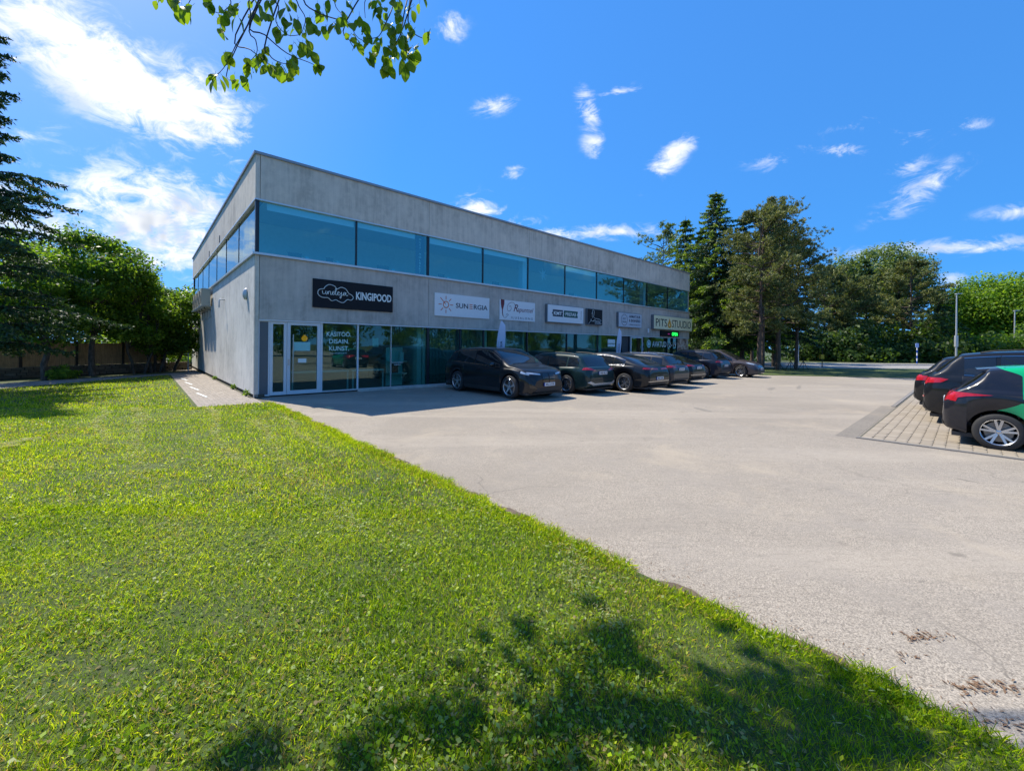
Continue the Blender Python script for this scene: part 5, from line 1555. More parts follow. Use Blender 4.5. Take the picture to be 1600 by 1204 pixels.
broad_tree('broadleaf_tree', 'leaning shrubby tree above the low stone wall next to the flank', (-21.4, 25.6, 0), 5.2, 1.8, 2.4, 10, n=12000, leaf=.15, cz=3.0, stems=2, trunk_r=.13, lean=.5)
broad_tree('broadleaf_tree', 'large dark tree standing behind the left end of the reed fence', (-28.5, 22.5, 0), 8.2, 3.4, 3.6, 12, n=12000, leaf=.22)
broad_tree('broadleaf_tree', 'wide green tree standing behind the middle of the reed fence', (-29.5, 30.0, 0), 7.6, 3.4, 3.4, 13, n=12000, leaf=.22)
broad_tree('broadleaf_tree', 'green tree far behind the low stone wall and parked cars', (-33.0, 46.0, 0), 9.0, 4.0, 3.6, 14, n=9000, leaf=.30)
bush('round light green bush at the foot of the reed fence', (-20.9, 19.0, 0), .55, .55, 4, 'leaf_bright', .12, 1500)

for k, (x_, y_, lab) in enumerate(((-26.8, 17.5, 'leafy bush behind the left part of the reed fence'), (-25.6, 21.5, 'leafy bush behind the middle of the reed fence'), (-24.8, 25.5, 'leafy bush behind the right part of the reed fence'), (-25.5, 29.5, 'leafy bush beyond the end of the reed fence'))):
    bush(lab, (x_, y_, 0), 2.0, 2.6, 140 + k, 'leaf_bright', .22, 3000)
def far_(px, Z): return Vector(((px - 800) / 640 * Z, Z, -.02))
# right: by the end of the building and before the road
spruce('spruce_tree', 'tallest bright tipped spruce at the far corner of the building', (18.8, 38.0, 0), 16.4, 6.4, 21, z0=2.3, size=.25, dens=.60, droop=.25, whorls=31, ragged=.3)
spruce('spruce_tree', 'narrow spruce top showing above the roof beside the tallest spruce', (17.9, 42.5, 0), 15.4, 4.2, 22, z0=3, size=.28, dens=.45, whorls=24)
pine('pine_tree', 'sparse pine top rising behind the far end of the roof', (19.2, 52.5, 0), 17.0, 3.4, 23, z0=5, n_tuft=900, needle=.42, mat='leaf_pale')
pine('pine_tree', 'brownish pine with straight trunk nearest the people carrier', (18.1, 29.9, 0), 11.6, 2.8, 24, n_tuft=2300, z0=2.7)
pine('pine_tree', 'dark pine with a slim trunk between two thicker pine trunks', (19.2, 31.4, 0), 12.4, 2.6, 25, n_tuft=1900, z0=3.4, trunk_r=.14)
pine('pine_tree', 'pine with a thick dark trunk on the grass strip, right of the pair', (21.7, 33.4, 0), 13.0, 3.2, 26, n_tuft=2500, z0=2.9, trunk_r=.20)
spruce('spruce_tree', 'dark pointed spruce rising behind the brownish pines', (25.6, 40.0, -.02), 15.6, 4.8, 27, z0=3, size=.28, dens=.7, whorls=24, tip='spruce')
pine('pine_tree', 'olive pine standing at the right end of the near pine group', (24.0, 34.6, 0), 10.5, 2.7, 28, n_tuft=1900, z0=3.0, trunk_r=.15)
pine('pine_tree', 'tall pine filling the gap right of the near group, nearer the road', (29.6, 50.5, .05), 15.0, 3.8, 29, n_tuft=1700, z0=3.0, trunk_r=.2, needle=.42)
spruce('spruce_tree', 'dark spruce behind the nearest brownish pine', far_(1160, 45), 16.6, 4.6, 41, z0=2, size=.30, dens=.55, whorls=25, tip='spruce')
spruce('spruce_tree', 'short dark spruce showing just right of the roof corner', far_(1094, 47), 15.6, 4.2, 42, z0=2, size=.30, dens=.5, whorls=24, tip='spruce')
# across the road
F_ = 'trees across the road'
def far(px, Z): return Vector(((px - 800) / 640 * Z, Z, .05))
pine('pine_tree', 'tawny pine across the road, left end of the tree line', far(1285, 61), 13.5, 4.0, 31, z0=3, n_tuft=1800, needle=.5, group=F_)
pine('pine_tree', 'tawny pine with a pale trunk across the road, left of the blue sign', far(1318, 60), 12.0, 3.8, 32, z0=4, n_tuft=1700, needle=.5, group=F_, trunk_r=.26)
pine('pine_tree', 'tawny pine across the road directly behind the blue sign', far(1424, 61), 14.5, 4.4, 33, z0=3, n_tuft=2000, needle=.5, group=F_, trunk_r=.25)
broad_tree('poplar_tree', 'tall pale feathery tree, highest in the line across the road', far(1368, 74), 22.2, 7.0, 8.0, 34, leaf=.42, n=12000, mat='leaf_pale', group=F_, trunk_r=.35, gaps=.85)
broad_tree('poplar_tree', 'pale feathery tree left of the highest one across the road', far(1318, 76), 19.5, 5.5, 7.0, 35, leaf=.42, n=9000, mat='leaf_pale', group=F_, trunk_r=.3, gaps=.85)
broad_tree('poplar_tree', 'pale feathery tree right of the highest one across the road', far(1412, 76), 20.8, 5.0, 7.0, 36, leaf=.42, n=9000, mat='leaf_pale', group=F_, trunk_r=.3, gaps=.85)
spruce('spruce_tree', 'dark spruce in the middle of the line across the road', far(1352, 66), 16.5, 4.2, 37, z0=2, size=.42, dens=.36, whorls=22, group=F_, tip='spruce')
spruce('spruce_tree', 'slim spruce spire right of the feathery trees across the road', far(1403, 67), 17.0, 3.4, 38, z0=2, size=.42, dens=.36, whorls=22, group=F_, tip='spruce')
spruce('spruce_tree', 'low dark spruce at the right end of the pines across the road', far(1466, 66), 12.5, 4.5, 39, z0=1, size=.42, dens=.36, whorls=18, group=F_, tip='spruce')
for k, (px, Z, H, rx, mt, lab) in enumerate(((1540, 68, 15.0, 6.4, 'leaf_bright', 'big rounded bright green tree right of the tall lamp post'), (1592, 66, 15.2, 6.4, 'leaf_bright', 'big bright green tree behind the farther lamp post at the right edge'),
        (1505, 78, 14.0, 6.0, 'leaf', 'dark green tree behind the tall lamp post'), (1660, 70, 15.0, 7.0, 'leaf_bright', 'bright green tree beyond the right edge of the lot'))):
    broad_tree('broadleaf_tree', lab, far(px, Z), H, rx, H * .46, 50 + k, leaf=.40, n=14000, mat=mt, group=F_, trunk_r=.3, cz=H * .54)
ORD = 'first second third fourth fifth sixth seventh eighth ninth tenth eleventh twelfth thirteenth fourteenth fifteenth sixteenth'.split()
for k, px in enumerate((1118, 1150, 1255, 1275, 1300, 1325, 1345, 1372, 1395, 1418, 1445, 1470, 1500, 1535, 1570, 1605)):
    b_ = bush('leafy undergrowth bush across the road, %s from the left' % ORD[k], far(px, 57 + (k * 7) % 5), 3.2 + (k % 3) * .5, 3.2 + (k * 5 % 4) * .8 + (2.2 if k < 2 else 0), 70 + k, 'leaf_bright' if k in (0, 1) else 'leaf' if k in (4, 13, 15) else 'leaf_shaded', .42, 2600, 'undergrowth across the road', 'undergrowth_bush')
# the row of trees along the lot behind the photographer, which the shop windows mirror
protos = [broad_tree('boundary_tree', 'green tree in the row along the far side of the parking lot', lot(12, 47), 10.5, 4.4, 5.2, 91, leaf=.40, n=7000, group='trees along the far side of the lot', trunk_r=.25),
          broad_tree('boundary_tree', 'green tree in the row along the far side of the parking lot', lot(20, 49), 12.0, 4.8, 6.0, 92, leaf=.40, n=7000, mat='leaf_bright', group='trees along the far side of the lot', trunk_r=.25)]
for k in range(17):
    c_ = copy_tree(protos[k % 2])
    c_.location = lot(28 + k * 7.2 + (k * 37 % 5) * .6 - (60 if k > 14 else 0) * 0, 46 + (k * 29 % 7))
    c_.rotation_euler = (0, 0, k * 1.3)
    sc = (.75 + .35 * ((k * 13) % 7) / 7) * (1 if k < 4 else .72 if k < 8 else .60)
    c_.scale = (sc, sc, sc)

# ------------------------------------------------------------------ the reed fence, stone wall and yard
m, nt, out = new_mat('reed_screen')
t = coords(nt)
v = noise(nt, node(nt, 'ShaderNodeMapping', {0: t, 3: (60, 60, 1.2)}), 1.0, 5.0, .7)
v2 = noise(nt, t, 2.5, 5.0, .7)
c = ramp(nt, v, [(.3, (.18, .10, .045)), (.5, (.44, .27, .135)), (.7, (.62, .43, .24))])
c = mix(nt, maprange(nt, v2, .45, .7, 0, .6), c, (.22, .135, .065))
principled(nt, out, color=c, rough=.85, normal=bump(nt, v, .8, .02))
M['reed'] = m
M['post'] = plain('dark_post', (0.04, 0.03, 0.022), .8, 0, .3)
m, nt, out = new_mat('field_stone')
gi = node(nt, 'ShaderNodeObjectInfo', out=5)
c = ramp(nt, gi, [(0, (.12, .10, .075)), (.5, (.20, .165, .12)), (1, (.28, .23, .17))])
c = mix(nt, noise(nt, coords(nt), 9, 6, .7), c, (.10, .085, .06))
principled(nt, out, color=c, rough=.9, normal=bump(nt, noise(nt, coords(nt), 14, 5, .7), .8, .02))
M['stone'] = m
fa, fb = Vector((-25.0, 11.0, 0)), Vector((-21.9, 25.6, 0))
fd = (fb - fa); FL = fd.length; fang = math.atan2(fd.y, fd.x)
fence = thing('reed_fence', 'brown reed screen fence between dark posts above a low stone base', 'fence', fa, fang)
npn = 7
for k in range(npn):
    x0, x1 = k * FL / npn, (k + 1) * FL / npn
    MB().box(x0 + .06, x1 - .06, -.03, .03, .52, 1.72 - (k % 3) * .02).build('reed_panel', M['reed'], fence)
    MB().box(x0 - .05, x0 + .05, -.06, .06, -.05, 1.78).build('post', M['post'], fence)
    MB().box(x0 + .06, x1 - .06, -.05, .05, 1.73, 1.765).build('cap_rail', M['post'], fence)
MB().box(FL - .05, FL + .05, -.06, .06, -.05, 1.78).build('post', M['post'], fence)
wall = thing('stone_wall', 'low dry stone wall below the reed fence, running on past its end', 'wall', fa, fang)
stm = []
for k in range(6):
    lx, ly, lz = (.42, .30, .34, .50, .26, .38)[k], .34, .125
    g = np.random.default_rng(k)
    mb = MB().box(-lx / 2, lx / 2, -ly / 2, ly / 2, -lz / 2, lz / 2)
    mb.v = [tuple(np.array(p) * g.uniform(.86, 1.0, 3)) for p in mb.v]
    stm.append((lx, mb.mesh('stone', M['stone'])))
for row in range(4):
    x = -.2 + row * .13
    k = row * 3
    while x < FL + 1.6:
        lx, me = stm[k % 6]
        inst('stone', me, wall, (x + lx / 2, -.02 + ((k * 7) % 5) * .008, .065 + row * .128), (k % 3 - 1) * .03)
        x += lx + .012; k += 1
MB().box(-.2, FL + 1.5, -.12, .12, -.05, .50).build('core', M['post'], wall)
o = thing('yard_post', 'slim grey steel post at the end of the low stone wall', 'post', ground(294, 580), 0)
MB().cyl((0, 0, -.03), (0, 0, 1.1), .03).cyl((0, 0, 1.1), (0, 0, 1.13), .04).build('tube', M['galv'], o, 40)

# ------------------------------------------------------------------ street furniture by the road
def lamp(label, px, py, ty, Z):
    p = far(px, Z); p.z = 0
    h = CAM_H + (PY + (px - PX) * math.tan(ROLL) - ty) / FPX * Z
    o = thing('street_lamp', label, 'lamp post', p, 0, 'lamp posts by the road')
    MB().cyl((0, 0, -.05), (0, 0, h), .11, .06, 10).build('pole', M['galv'], o, 40)
    MB().box(-.16, .16, -.10, .10, 2.2, 3.6).build('control_box', M['galv'], o)
    MB().prism([(-.12, h), (.6, h + .08), (.62, h + .16), (-.12, h + .12)], -.12, .12).build('lantern', M['galv'], o)
lamp('tall grey lamp post between the pines and the bright green trees', 1494, 566, 460, 51)
lamp('farther grey lamp post nearest the right edge', 1585, 566, 486, 58)
p = far(1247.5, 47.5); p.z = .1
o = thing('post_lantern', 'short pale post with a lantern head across the road', 'lantern', p)
MB().cyl((0, 0, 0), (0, 0, 2.7), .05, .05, 8).build('post', M['white_frame'], o, 40)
MB().lathe([(.05, 2.7), (.16, 2.75), (.19, 3.0), (.13, 3.12), (.001, 3.18)], 12).build('lantern_head', M['galv'], o, 40)
p = ground(1284.5, 575)
o = thing('yellow_box_post', 'thin dark post carrying a small yellow box at the verge', 'post', p)
MB().cyl((0, 0, 0), (0, 0, 2.2), .035, .03, 8).build('post', M['post'], o, 40)
MB().box(-.2, .12, -.1, .1, .85, 1.25).build('yellow_box', plain('yellow_paint', (.65, .38, .02), .5), o)
p = far(1433, 50); p.z = .08
o = thing('road_sign', 'blue sign on a blue and white striped post beside the road', 'sign', p)
for k in range(6): MB().cyl((0, 0, k * .33), (0, 0, k * .33 + .33), .06, .06, 10).build('post_band', M['white'] if k % 2 else M['sign_blue'] if 'sign_blue' in M else M.setdefault('sign_blue', plain('sign_blue', (.02, .08, .42), .45)), o, 40)
MB().bbox(-.20, .20, -.02, .02, 1.98, 2.5, .06).build('panel', plain('pale_blue_panel', (.30, .42, .75), .4), o)
o = thing('trestle_barrier', 'low barrier of crossed dark bars on the grass strip by the pines', 'barrier', ground(1216, 578), R(-6))
for k in range(3):
    x = k * .95
    for q in (((x - .42, 0, 0), (x, 0, .78)), ((x + .42, 0, 0), (x, 0, .78)), ((x, 0, 0), (x, 0, .95))):
        MB().cyl(q[0], q[1], .022, .022, 6).build('bar', M['post'], o)
# pale house behind the end of the main building
hp = far(1086, 54); hp.z = 0
H_ = thing('pale_house', 'white walled house glimpsed behind the end of the concrete building', 'house', hp, R(0))
MB().box(-8, 1.3, 0, 8, 0, 5.35).build('wall', plain('white_render', (.62, .63, .64), .8, 0, .05), H_)
MB().box(-8.2, 1.5, -.2, 8.2, 5.352, 5.6).build('roof', M['coping'], H_)
for x in (-.7, -2.6, -4.5):
    w_ = MB().box(x, x + .55, -.03, .02, 1.55, 2.6).build('window', M['white_frame'], H_)
    MB().box(x + .06, x + .49, -.045, -.032, 1.61, 2.54).build('pane', M['car_glass'], w_)
# broken twigs and leaf litter on the tarmac near the lawn edge
lit = plain('leaf_litter', (.17, .10, .055), .9, 0, .3)
g = np.random.default_rng(5)
C_, L_ = [], []
for px, py, w_, n_ in tuple((int(445 + 1155 * (k_ / 60) ** .9), 0, 0, 34) for k_ in range(61)) + ((1440, 995, 50, 60), (1530, 1072, 66, 80), (1425, 1025, 60, 14), (1590, 1078, 60, 20), (1240, 985, 30, 10), (1100, 890, 50, 10), (1480, 1120, 90, 30), (950, 870, 60, 12), (1560, 1130, 80, 30), (1100, 935, 80, 20)):
    for k in range(n_):
        q = lot(.24 + abs(g.normal()) * .13, 1.8 + 14 * (px - 445) / 1155 * g.uniform(.9, 1.08)) if py == 0 else ground(px + g.normal() * w_ * .4, py + g.normal() * w_ * .1)
        if (Vector(q) - CB).dot(D1) < .24: continue
        C_.append((q.x, q.y, .004 + g.uniform(0, .006))); L_.append(g.uniform(.008, .030) * (1.5 if py > 990 else .8))
C_ = np.array(C_); L_ = np.array(L_)
N = unit(len(C_), g) * .2 + np.array([0, 0, 1.0]); N /= np.linalg.norm(N, axis=1, keepdims=True)
V, F = quads(C_, N, unit(len(C_), g) * np.array([1, 1, .1]), L_, L_ * .3, .1)
tag(link(bpy.data.objects.new('leaf_litter', raw_mesh('leaf_litter', V, F, lit))), 'scattered brown twigs and dead leaves on the tarmac by the lawn edge', kind='stuff')

# ------------------------------------------------------------------ overhanging tree by the photographer
M['near_leaf'] = leaf_mat('near_leaf', (0.045, 0.105, 0.010), (0.085, 0.165, 0.014), (0.15, 0.23, 0.02), .62, .38)
M['twig'] = plain('twig_bark', (0.035, 0.026, 0.02), .8)
over = thing('overhanging_tree', 'tree whose leafy twigs hang into the top of the picture', 'tree', (-4.3, -1.2, 0))
OV = Vector((-4.3, -1.2, 0))
mb = MB()
g = np.random.default_rng(77)
limb(mb, (0, 0, -.05), (.3, .3, 6.5), .20, .12, 0, g, 7, 9)
crown_pts = [Vector(p) for p in ((-3.6, 3.4, 6.6), (-2.2, 4.6, 6.6), (-.9, 4.4, 6.4), (-4.4, 1.2, 7.2), (-1.6, 2.4, 7.4))]
for p in crown_pts:
    limb(mb, (.3, .3, 5.2), tuple(p - OV), .07, .015, .05, g, 6, 6)
mb.build('trunk', M['bark'], over, 60)
# twigs traced as view directions at about 3.7 m
Zt = 3.7
def tw(x, y, dz=0.0): return at_depth(230 + x / 3.478, y / 3.478, Zt + dz) - OV
twigs = [[(500, -160), (440, -40), (455, 20), (400, 70), (350, 60)], [(700, -200), (560, -20), (560, 100), (480, 250), (430, 350), (370, 420)], [(560, 110), (640, 190), (760, 290), (880, 340), (940, 370)],
         [(565, 120), (590, 220), (595, 290), (540, 350)], [(480, 190), (560, 270), (640, 330), (700, 390)], [(900, -160), (850, 0), (930, 70), (1030, 105), (1090, 120), (1150, 210), (1260, 245)],
         [(1300, -200), (1190, -20), (1185, 100)], [(1400, -220), (1340, 20), (1290, 140), (1255, 200), (1200, 210)], [(1500, -220), (1420, 60), (1380, 180), (1330, 280), (1300, 400)], [(1420, 60), (1440, 170), (1500, 210), (1540, 215)],
         [(700, -150), (690, -10), (715, 40), (700, 120), (760, 190), (830, 190)], [(820, -120), (815, 10), (860, 100), (840, 180)], [(300, -120), (240, -10), (215, 40)], [(1040, -100), (1020, 20), (1060, 80)], [(120, -120), (110, 0)], [(1380, 180), (1430, 300), (1480, 300)], [(440, 360), (490, 440)],
         [(650, 200), (665, 300), (720, 340), (780, 350)], [(1080, 120), (1100, 220), (1125, 260)]]
for k, t_ in enumerate(twigs):
    pts = [tw(x, y, .25 * math.sin(k * 2.1 + i * .6)) for i, (x, y) in enumerate(t_)]
    far_p = min(crown_pts, key=lambda c: (c - OV - pts[0]).length) - OV
    pts = [far_p, far_p.lerp(pts[0], .5) + Vector((0, 0, .12))] + pts
    q = crom([tuple(p) for p in pts], n=4)
    MB().tube([tuple(p) for p in q], [.0085 - .0065 * i / len(q) for i in range(len(q))], 5).build('twig', M['twig'], over, 60)
def leaf_mesh(k):
    ln = (.105, .12, .09)[k]
    w_ = ln * (.34, .31, .36)[k]
    prof = [(0, 0), (.12, .45), (.3, .9), (.5, 1), (.7, .8), (.88, .4), (1, 0)]
    mb = MB()
    for t, f in prof:
        x = t * ln
        z = -.25 * ln * t * t
        mb.v += [(x, -w_ * f, z + .22 * w_ * f), (x, 0, z), (x, w_ * f, z + .22 * w_ * f)]
    for i in range(len(prof) - 1):
        for j in range(2): mb.f.append((i * 3 + j, i * 3 + j + 1, (i + 1) * 3 + j + 1, (i + 1) * 3 + j))
    mb.tube([(-.03, 0, .004), (0, 0, 0)], .0015, 3)
    return mb.mesh('leaf', M['near_leaf'], 60)
lm = [leaf_mesh(k) for k in range(3)]
clusters = [(70, 2), (118, 10), (185, 22), (190, 50), (235, 50), (330, 0), (350, 30), (395, 95), (400, 140), (395, 180), (430, 70), (470, 60), (480, 40), (470, 100), (555, 70), (575, 5), (640, 20), (660, 70), (690, 5), (740, 50), (750, 100), (760, 10), (720, 180), (745, 185), (820, 120), (840, 180), (860, 210), (890, 110), (900, 160), (930, 50), (960, 90), (975, 170), (1010, 5), (1020, 160), (1035, 150),
    (1060, 90), (1080, 130), (1090, 10), (1110, 220), (1140, 250), (1175, 110), (1190, 190), (1180, 230), (1220, 310), (1205, 330), (1230, 5), (1260, 40), (1250, 80), (1240, 260), (1290, 80), (1300, 140), (1310, 0), (1280, 220), (1300, 260), (1290, 340), (1310, 370), (1290, 400), (1320, 330), (1340, 230), (1345, 300), (1370, 80), (1390, 150), (1385, 210), (1400, 250), (1420, 130), (1420, 300), (1440, 60), (1440, 180), (1470, 260), (1450, 290), (1490, 0), (1530, 195), (1380, 290), (1410, 340), (1330, 160), (1365, 20),
    (420, 300), (450, 310), (360, 410), (395, 430), (490, 430), (515, 440), (540, 350), (560, 365), (575, 365), (600, 300), (640, 280), (640, 350), (670, 370), (720, 350), (760, 330), (790, 320), (740, 380), (710, 390), (790, 375), (780, 410), (815, 250), (830, 260), (870, 260), (880, 290), (925, 330), (915, 350)]
cnt = 0
for x, y in clusters:
    b = tw(x, y - 12, g.uniform(-.28, .28))
    for k in range(3):
        o = bpy.data.objects.new('leaf', lm[int(g.integers(3))])
        a = g.uniform(0, 6.28)
        d = Vector((math.cos(a) * .55, math.sin(a) * .55, -.75 + g.uniform(-.25, .35))).normalized()
        rot = d.to_track_quat('X', 'Z').to_matrix().to_4x4() @ Matrix.Rotation(g.uniform(-1.0, 1.0), 4, 'X')
        sc = g.uniform(.75, 1.15)
        o.matrix_local = Matrix.Translation(b + Vector(g.normal(size=3) * .02)) @ rot @ Matrix.Diagonal((sc, sc, sc, 1))
        link(o, over)
        cnt += 1
# the rest of the crown, above the frame: its leaves dapple the lawn
C_ = []
shade = [(800, 985, .22), (830, 1010, .22), (905, 975, .22), (935, 1000, .26), (960, 1035, .26), (985, 1065, .28), (1010, 1095, .28), (1035, 1130, .30), (1055, 1165, .30), (900, 1170, .28), (880, 1140, .22), (925, 1195, .3), (760, 1150, .22), (720, 1180, .28), (690, 1195, .28),
         (1160, 1110, .26), (1190, 1150, .26), (1230, 1190, .3), (1120, 1195, .3), (560, 1195, .2), (420, 1165, .2), (380, 1190, .24), (330, 1198, .24), (1290, 1150, .26), (1330, 1180, .28), (1390, 1195, .3), (1180, 1010, .16), (1130, 985, .16), (1450, 1190, .2)]
for px, py, r_ in shade:
    for _k in range(2 if r_ > .25 else 1):
        G_ = ground(px, py) + Vector((g.normal() * r_ * .55, g.normal() * r_ * .4, 0))
        h0 = 6.1 + g.normal() * .2
        rr_ = r_ * g.uniform(.22, .42)
        for _ in range(int(20 + 85 * rr_)):
            h = h0 + g.normal() * .10
            q = G_ + Vector((g.normal() * rr_ * .8, g.normal() * rr_ * .45, 0)) + SUN_DIR * (h / SUN_DIR.z)
            if to_px(q)[1] < -14: C_.append(tuple(q - OV))
for p in crown_pts + [OV + Vector((0, 0, 7.6)), OV + Vector((1.2, -1, 7.2)), OV + Vector((-1.4, -.6, 7.0))]:
    u = unit(160, g)
    for v_ in u:
        q = p + Vector(v_ * g.uniform(.2, 1.0)) + Vector((0, 0, .5))
        sh = q - SUN_DIR * (q.z / SUN_DIR.z)
        if (q.y < .3 or to_px(q)[1] < -14) and (sh.y < .6 or to_px(sh)[1] > 1225 or to_px(sh)[0] < -60): C_.append(tuple(q - OV))
C_ = np.array(C_)
N = unit(len(C_), g) * .9 + np.array([0, 0, .8]); N /= np.linalg.norm(N, axis=1, keepdims=True)
ln = g.uniform(.09, .14, len(C_))
V, F = quads(C_, N, unit(len(C_), g) + np.array([0, 0, -.5]), ln, ln * .62, .12)
tag(link(bpy.data.objects.new('upper_crown', raw_mesh('upper_crown', V, F, M['near_leaf'])), over), kind='stuff')

# ------------------------------------------------------------------ grass blades
M['grass'] = leaf_mat('grass_blade', (0.03, 0.07, 0.01), (0.1, 0.2, 0.02), (0.2, 0.3, 0.03), .5, .6, attr=True, spec=0.12, tv=2.3)
LP = np.array([(p[0], p[1]) for p in LAWN])
d1 = np.array([D1.x, D1.y]); nf = np.array([NF.x, NF.y]); cb = np.array([CB.x, CB.y])
def on_lawn(P2, edge=0.0):
    s_ = (P2 - cb) @ d1; o_ = (P2 - cb) @ nf
    wob = .045 * np.sin(o_ * 3.1) + .045 * np.sin(o_ * 7.7 + 1) + .035 * np.sin(o_ * 17 + 2) - .02
    ok = (s_ < .20 + edge + wob) & (P2[:, 0] > -18.3)
    ok &= ~((s_ > -1.50 - .02) & (o_ < 1.49 + wob * .5)) & ~((s_ > -1.6) & (o_ < 1.4))
    ok &= ~((P2[:, 1] > 21.7) & (P2[:, 0] < -17.5))
    return ok
def vnoise(P2, f, seed):
    g_ = np.random.default_rng(seed)
    tot = 0
    for k in range(5):
        a = g_.uniform(0, 6.28, 2); ff = f * (1.7 ** k) * .6
        tot = tot + np.sin(P2[:, 0] * ff * math.cos(a[0]) + P2[:, 1] * ff * math.sin(a[0]) + a[1] * 3) * np.sin(P2[:, 1] * ff * math.cos(a[1]) - P2[:, 0] * ff * math.sin(a[1]) + a[0]) / (1.3 ** k)
    return tot / 2.2
def scatter(n, z0, z1, pw):
    # forward distance drawn so that the cover thins with distance
    Z = (z0 ** pw + (z1 ** pw - z0 ** pw) * nr.random(n)) ** (1 / pw)
    X = (nr.random(n) * 2 - 1) * (1.34 * Z + .5)
    P2 = np.stack([X, Z], 1)
    P2 = P2[on_lawn(P2)]
    bare = vnoise(P2, 4.5, 21) + .5 * vnoise(P2, 13.0, 22)
    return P2[bare + nr.uniform(-.35, .35, len(P2)) < 1.12]
def tints(P2, n):
    base = np.array([[.10, .185, .006], [.175, .29, .006], [.27, .39, .008], [.40, .47, .03], [.055, .115, .010]])
    w_ = nr.random(n)
    pat = vnoise(P2, 1.6, 3)
    idx = np.clip((w_ * 3.4 + pat * 1.3 + .6).astype(int), 0, 3)
    idx = np.where((nr.random(n) > .88), 4, idx)
    c = base[idx] * nr.uniform(.75, 1.25, (n, 1))
    dry = nr.random(n) < np.clip(.10 + .22 * vnoise(P2, 3.0, 9), .02, .45)
    c[dry] = np.array([.36, .28, .13]) * nr.uniform(.6, 1.2, (dry.sum(), 1))
    return c
VV, FF, CC = [], [], []
off = 0
def blades(P2, hgt, wid, lean, far=False):
    global off
    n = len(P2)
    d = vnoise(P2, 2.2, 4)
    # mowing stripes: pale clippings lie in thin trails
    h = hgt * nr.uniform(.5, 1.25, n) * (1 + .25 * d)
    a = nr.uniform(0, 6.28, n)
    t = np.stack([np.cos(a), np.sin(a), np.zeros(n)], 1)
    la = nr.uniform(0, 6.28, n); lm_ = lean * nr.uniform(.2, 1.3, n)
    tip = np.stack([np.cos(la) * lm_ * h, np.sin(la) * lm_ * h, h * np.sqrt(np.clip(1 - (lm_ * .7) ** 2, .08, 1))], 1)
    w_ = (wid * nr.uniform(.7, 1.4, n))[:, None]
    b = np.concatenate([P2, (.020 + .018 * vnoise(P2, 5.0, 31))[:, None]], 1)
    mid = b + tip * .55 + np.array([0, 0, 1]) * (h * .10)[:, None]
    c = tints(P2, n)
    if far:
        V = np.stack([b - t * w_, b + t * w_, b + tip], 1).reshape(-1, 3)
        k = 3
        F = np.arange(n * 3).reshape(-1, 3)
    else:
        V = np.stack([b - t * w_ * .6, b + t * w_ * .6, mid + t * w_ * .55, b + tip, mid - t * w_ * .55], 1).reshape(-1, 3)
        k = 5
        F = np.arange(n * 5).reshape(-1, 5)
    return V, F, np.repeat(c, k, 0)
root_g = None
M['clover'] = leaf_mat('clover_leaf', (0.03, 0.07, 0.01), (0.1, 0.2, 0.02), (0.2, 0.3, 0.03), .42, .42, attr=True, spec=0.2, tv=2.3)
def emit(name, V, F, C, label):
    me = raw_mesh(name, V, F, M['clover'] if name == 'clover' else M['grass'], C)
    o = link(bpy.data.objects.new(name, me))
    return tag(o, label, kind='stuff')
P_a = scatter(230000, .75, 4.2, 1.15)
V, F, C = blades(P_a, .046, .0021, .85)
emit('grass', V, F, C, 'short mown grass blades close to the camera')
P_b = scatter(230000, 4.0, 11.0, 1.0)
V, F, C = blades(P_b, .055, .0050, .8, True)
emit('grass', V, F, C, 'mown grass over the middle of the lawn')
P_c = scatter(150000, 10.5, 24.0, 1.0)
V, F, C = blades(P_c, .065, .012, .7, True)
emit('grass', V, F, C, 'mown grass at the far end of the lawn')
# broad clover and plantain leaves among the blades
def broad(P2, size, name, label, pale):
    n = len(P2)
    ln = size * nr.uniform(.55, 1.5, n)
    C = np.concatenate([P2, (.022 + .018 * vnoise(P2, 5.0, 31) + nr.uniform(.004, .046, n))[:, None]], 1)
    N = unit(n, nr) * .75 + np.array([0, 0, 1.0]); N /= np.linalg.norm(N, axis=1, keepdims=True)
    V, F = quads(C, N, unit(n, nr) * np.array([1, 1, .3]), ln, ln * nr.uniform(.45, .85, n), .1)
    col = tints(P2, n)
    pl = nr.random(n) < pale
    col[pl] = np.array([.26, .33, .10]) * nr.uniform(.7, 1.3, (pl.sum(), 1))  # whitish tint paints sun glare onto a share of the leaves
    emit(name, V, F, np.repeat(col, 4, 0), label)
Q = scatter(105000, .75, 4.5, 1.15); Q = Q[vnoise(Q, 1.3, 6) + nr.uniform(-.6, .6, len(Q)) > -.25]
broad(Q, .0205, 'clover', 'low clover leaves and weeds in the near lawn', .30)
Q = scatter(80000, 4.2, 13.0, 1.0); Q = Q[vnoise(Q, 1.0, 6) + nr.uniform(-.6, .6, len(Q)) > -.1]
broad(Q, .028, 'clover', 'low clover leaves and weeds farther up the lawn', .25)
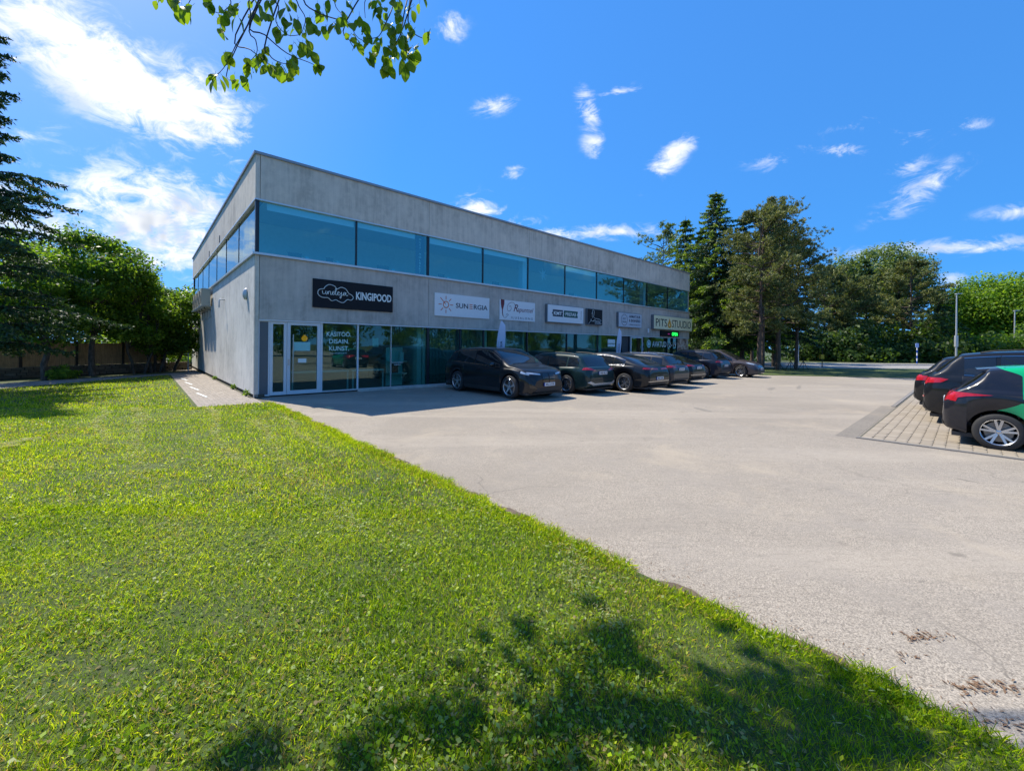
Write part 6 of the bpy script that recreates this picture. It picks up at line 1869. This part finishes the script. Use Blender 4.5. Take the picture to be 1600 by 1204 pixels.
# dry clippings left by the mower: loose and in faint trails
def trail(p0, p1, n, spread):
    a, b = np.array([*ground(*p0)][:2]), np.array([*ground(*p1)][:2])
    t = nr.random(n)[:, None]
    side = np.array([-(b - a)[1], (b - a)[0]]); side /= np.linalg.norm(side)
    return a + (b - a) * t + side * (nr.normal(size=(n, 1)) * spread + .08 * np.sin(t * 9))
Q = np.concatenate([scatter(5000, .75, 6.0, 1.1), scatter(3000, 5, 16, 1.0)] + [trail(*a) for a in (((325, 640), (395, 790), 1500, .05), ((395, 660), (560, 850), 2000, .08), ((440, 655), (520, 720), 800, .04), ((160, 640), (155, 700), 700, .05), ((40, 690), (0, 705), 500, .06), ((210, 640), (260, 900), 1300, .07), ((880, 860), (940, 1000), 500, .07))])
Q = Q[on_lawn(Q)]
n = len(Q)
ln = nr.uniform(.012, .045, n) * (1 + np.clip(Q[:, 1] - 3, 0, 12) * .2)
C = np.concatenate([Q, (.05 + nr.uniform(0, .028, n))[:, None]], 1)
N = unit(n, nr) * .35 + np.array([0, 0, 1.0]); N /= np.linalg.norm(N, axis=1, keepdims=True)
V, F = quads(C, N, unit(n, nr) * np.array([1, 1, .15]), ln, ln * .16, .05)
col = np.array([.46, .50, .27]) * nr.uniform(.5, 1.25, (n, 1)) * np.where(nr.random((n, 1)) < .25, np.array([[.9, .62, .45]]), np.array([[1, 1, 1]]))
emit('grass_clippings', V, F, np.repeat(col, 4, 0), 'dry pale grass clippings left lying by the mower')
# ragged tufts leaning over the tarmac along the lawn edge
o_ = 1.6 + (15.6 - 1.6) * nr.random(34000) ** .8
s_ = .20 + nr.normal(size=len(o_)) * .075 - .05
Q = cb + s_[:, None] * d1 + o_[:, None] * nf
keep = on_lawn(Q, .06); Q = Q[keep]
V, F, C = blades(Q, .055, .0030, 1.25)
emit('edge_grass', V, F, C, 'longer ragged grass leaning over the tarmac edge')
m_w = [((400 + k * 37) % 120 + 300, 590 + k) for k in range(3)]
for k, (t_, lab) in enumerate(((.6, 'small weed tuft at the foot of the flank nearest the corner'), (3.2, 'small weed tuft at the foot of the flank, second from the corner'), (8.5, 'small weed tuft at the foot of the flank farther back'))):
    bush(lab, lot(-.10, -t_, .02), .10, .16, 120 + k, 'leaf_bright', .05, 120, None, 'weed_tuft')
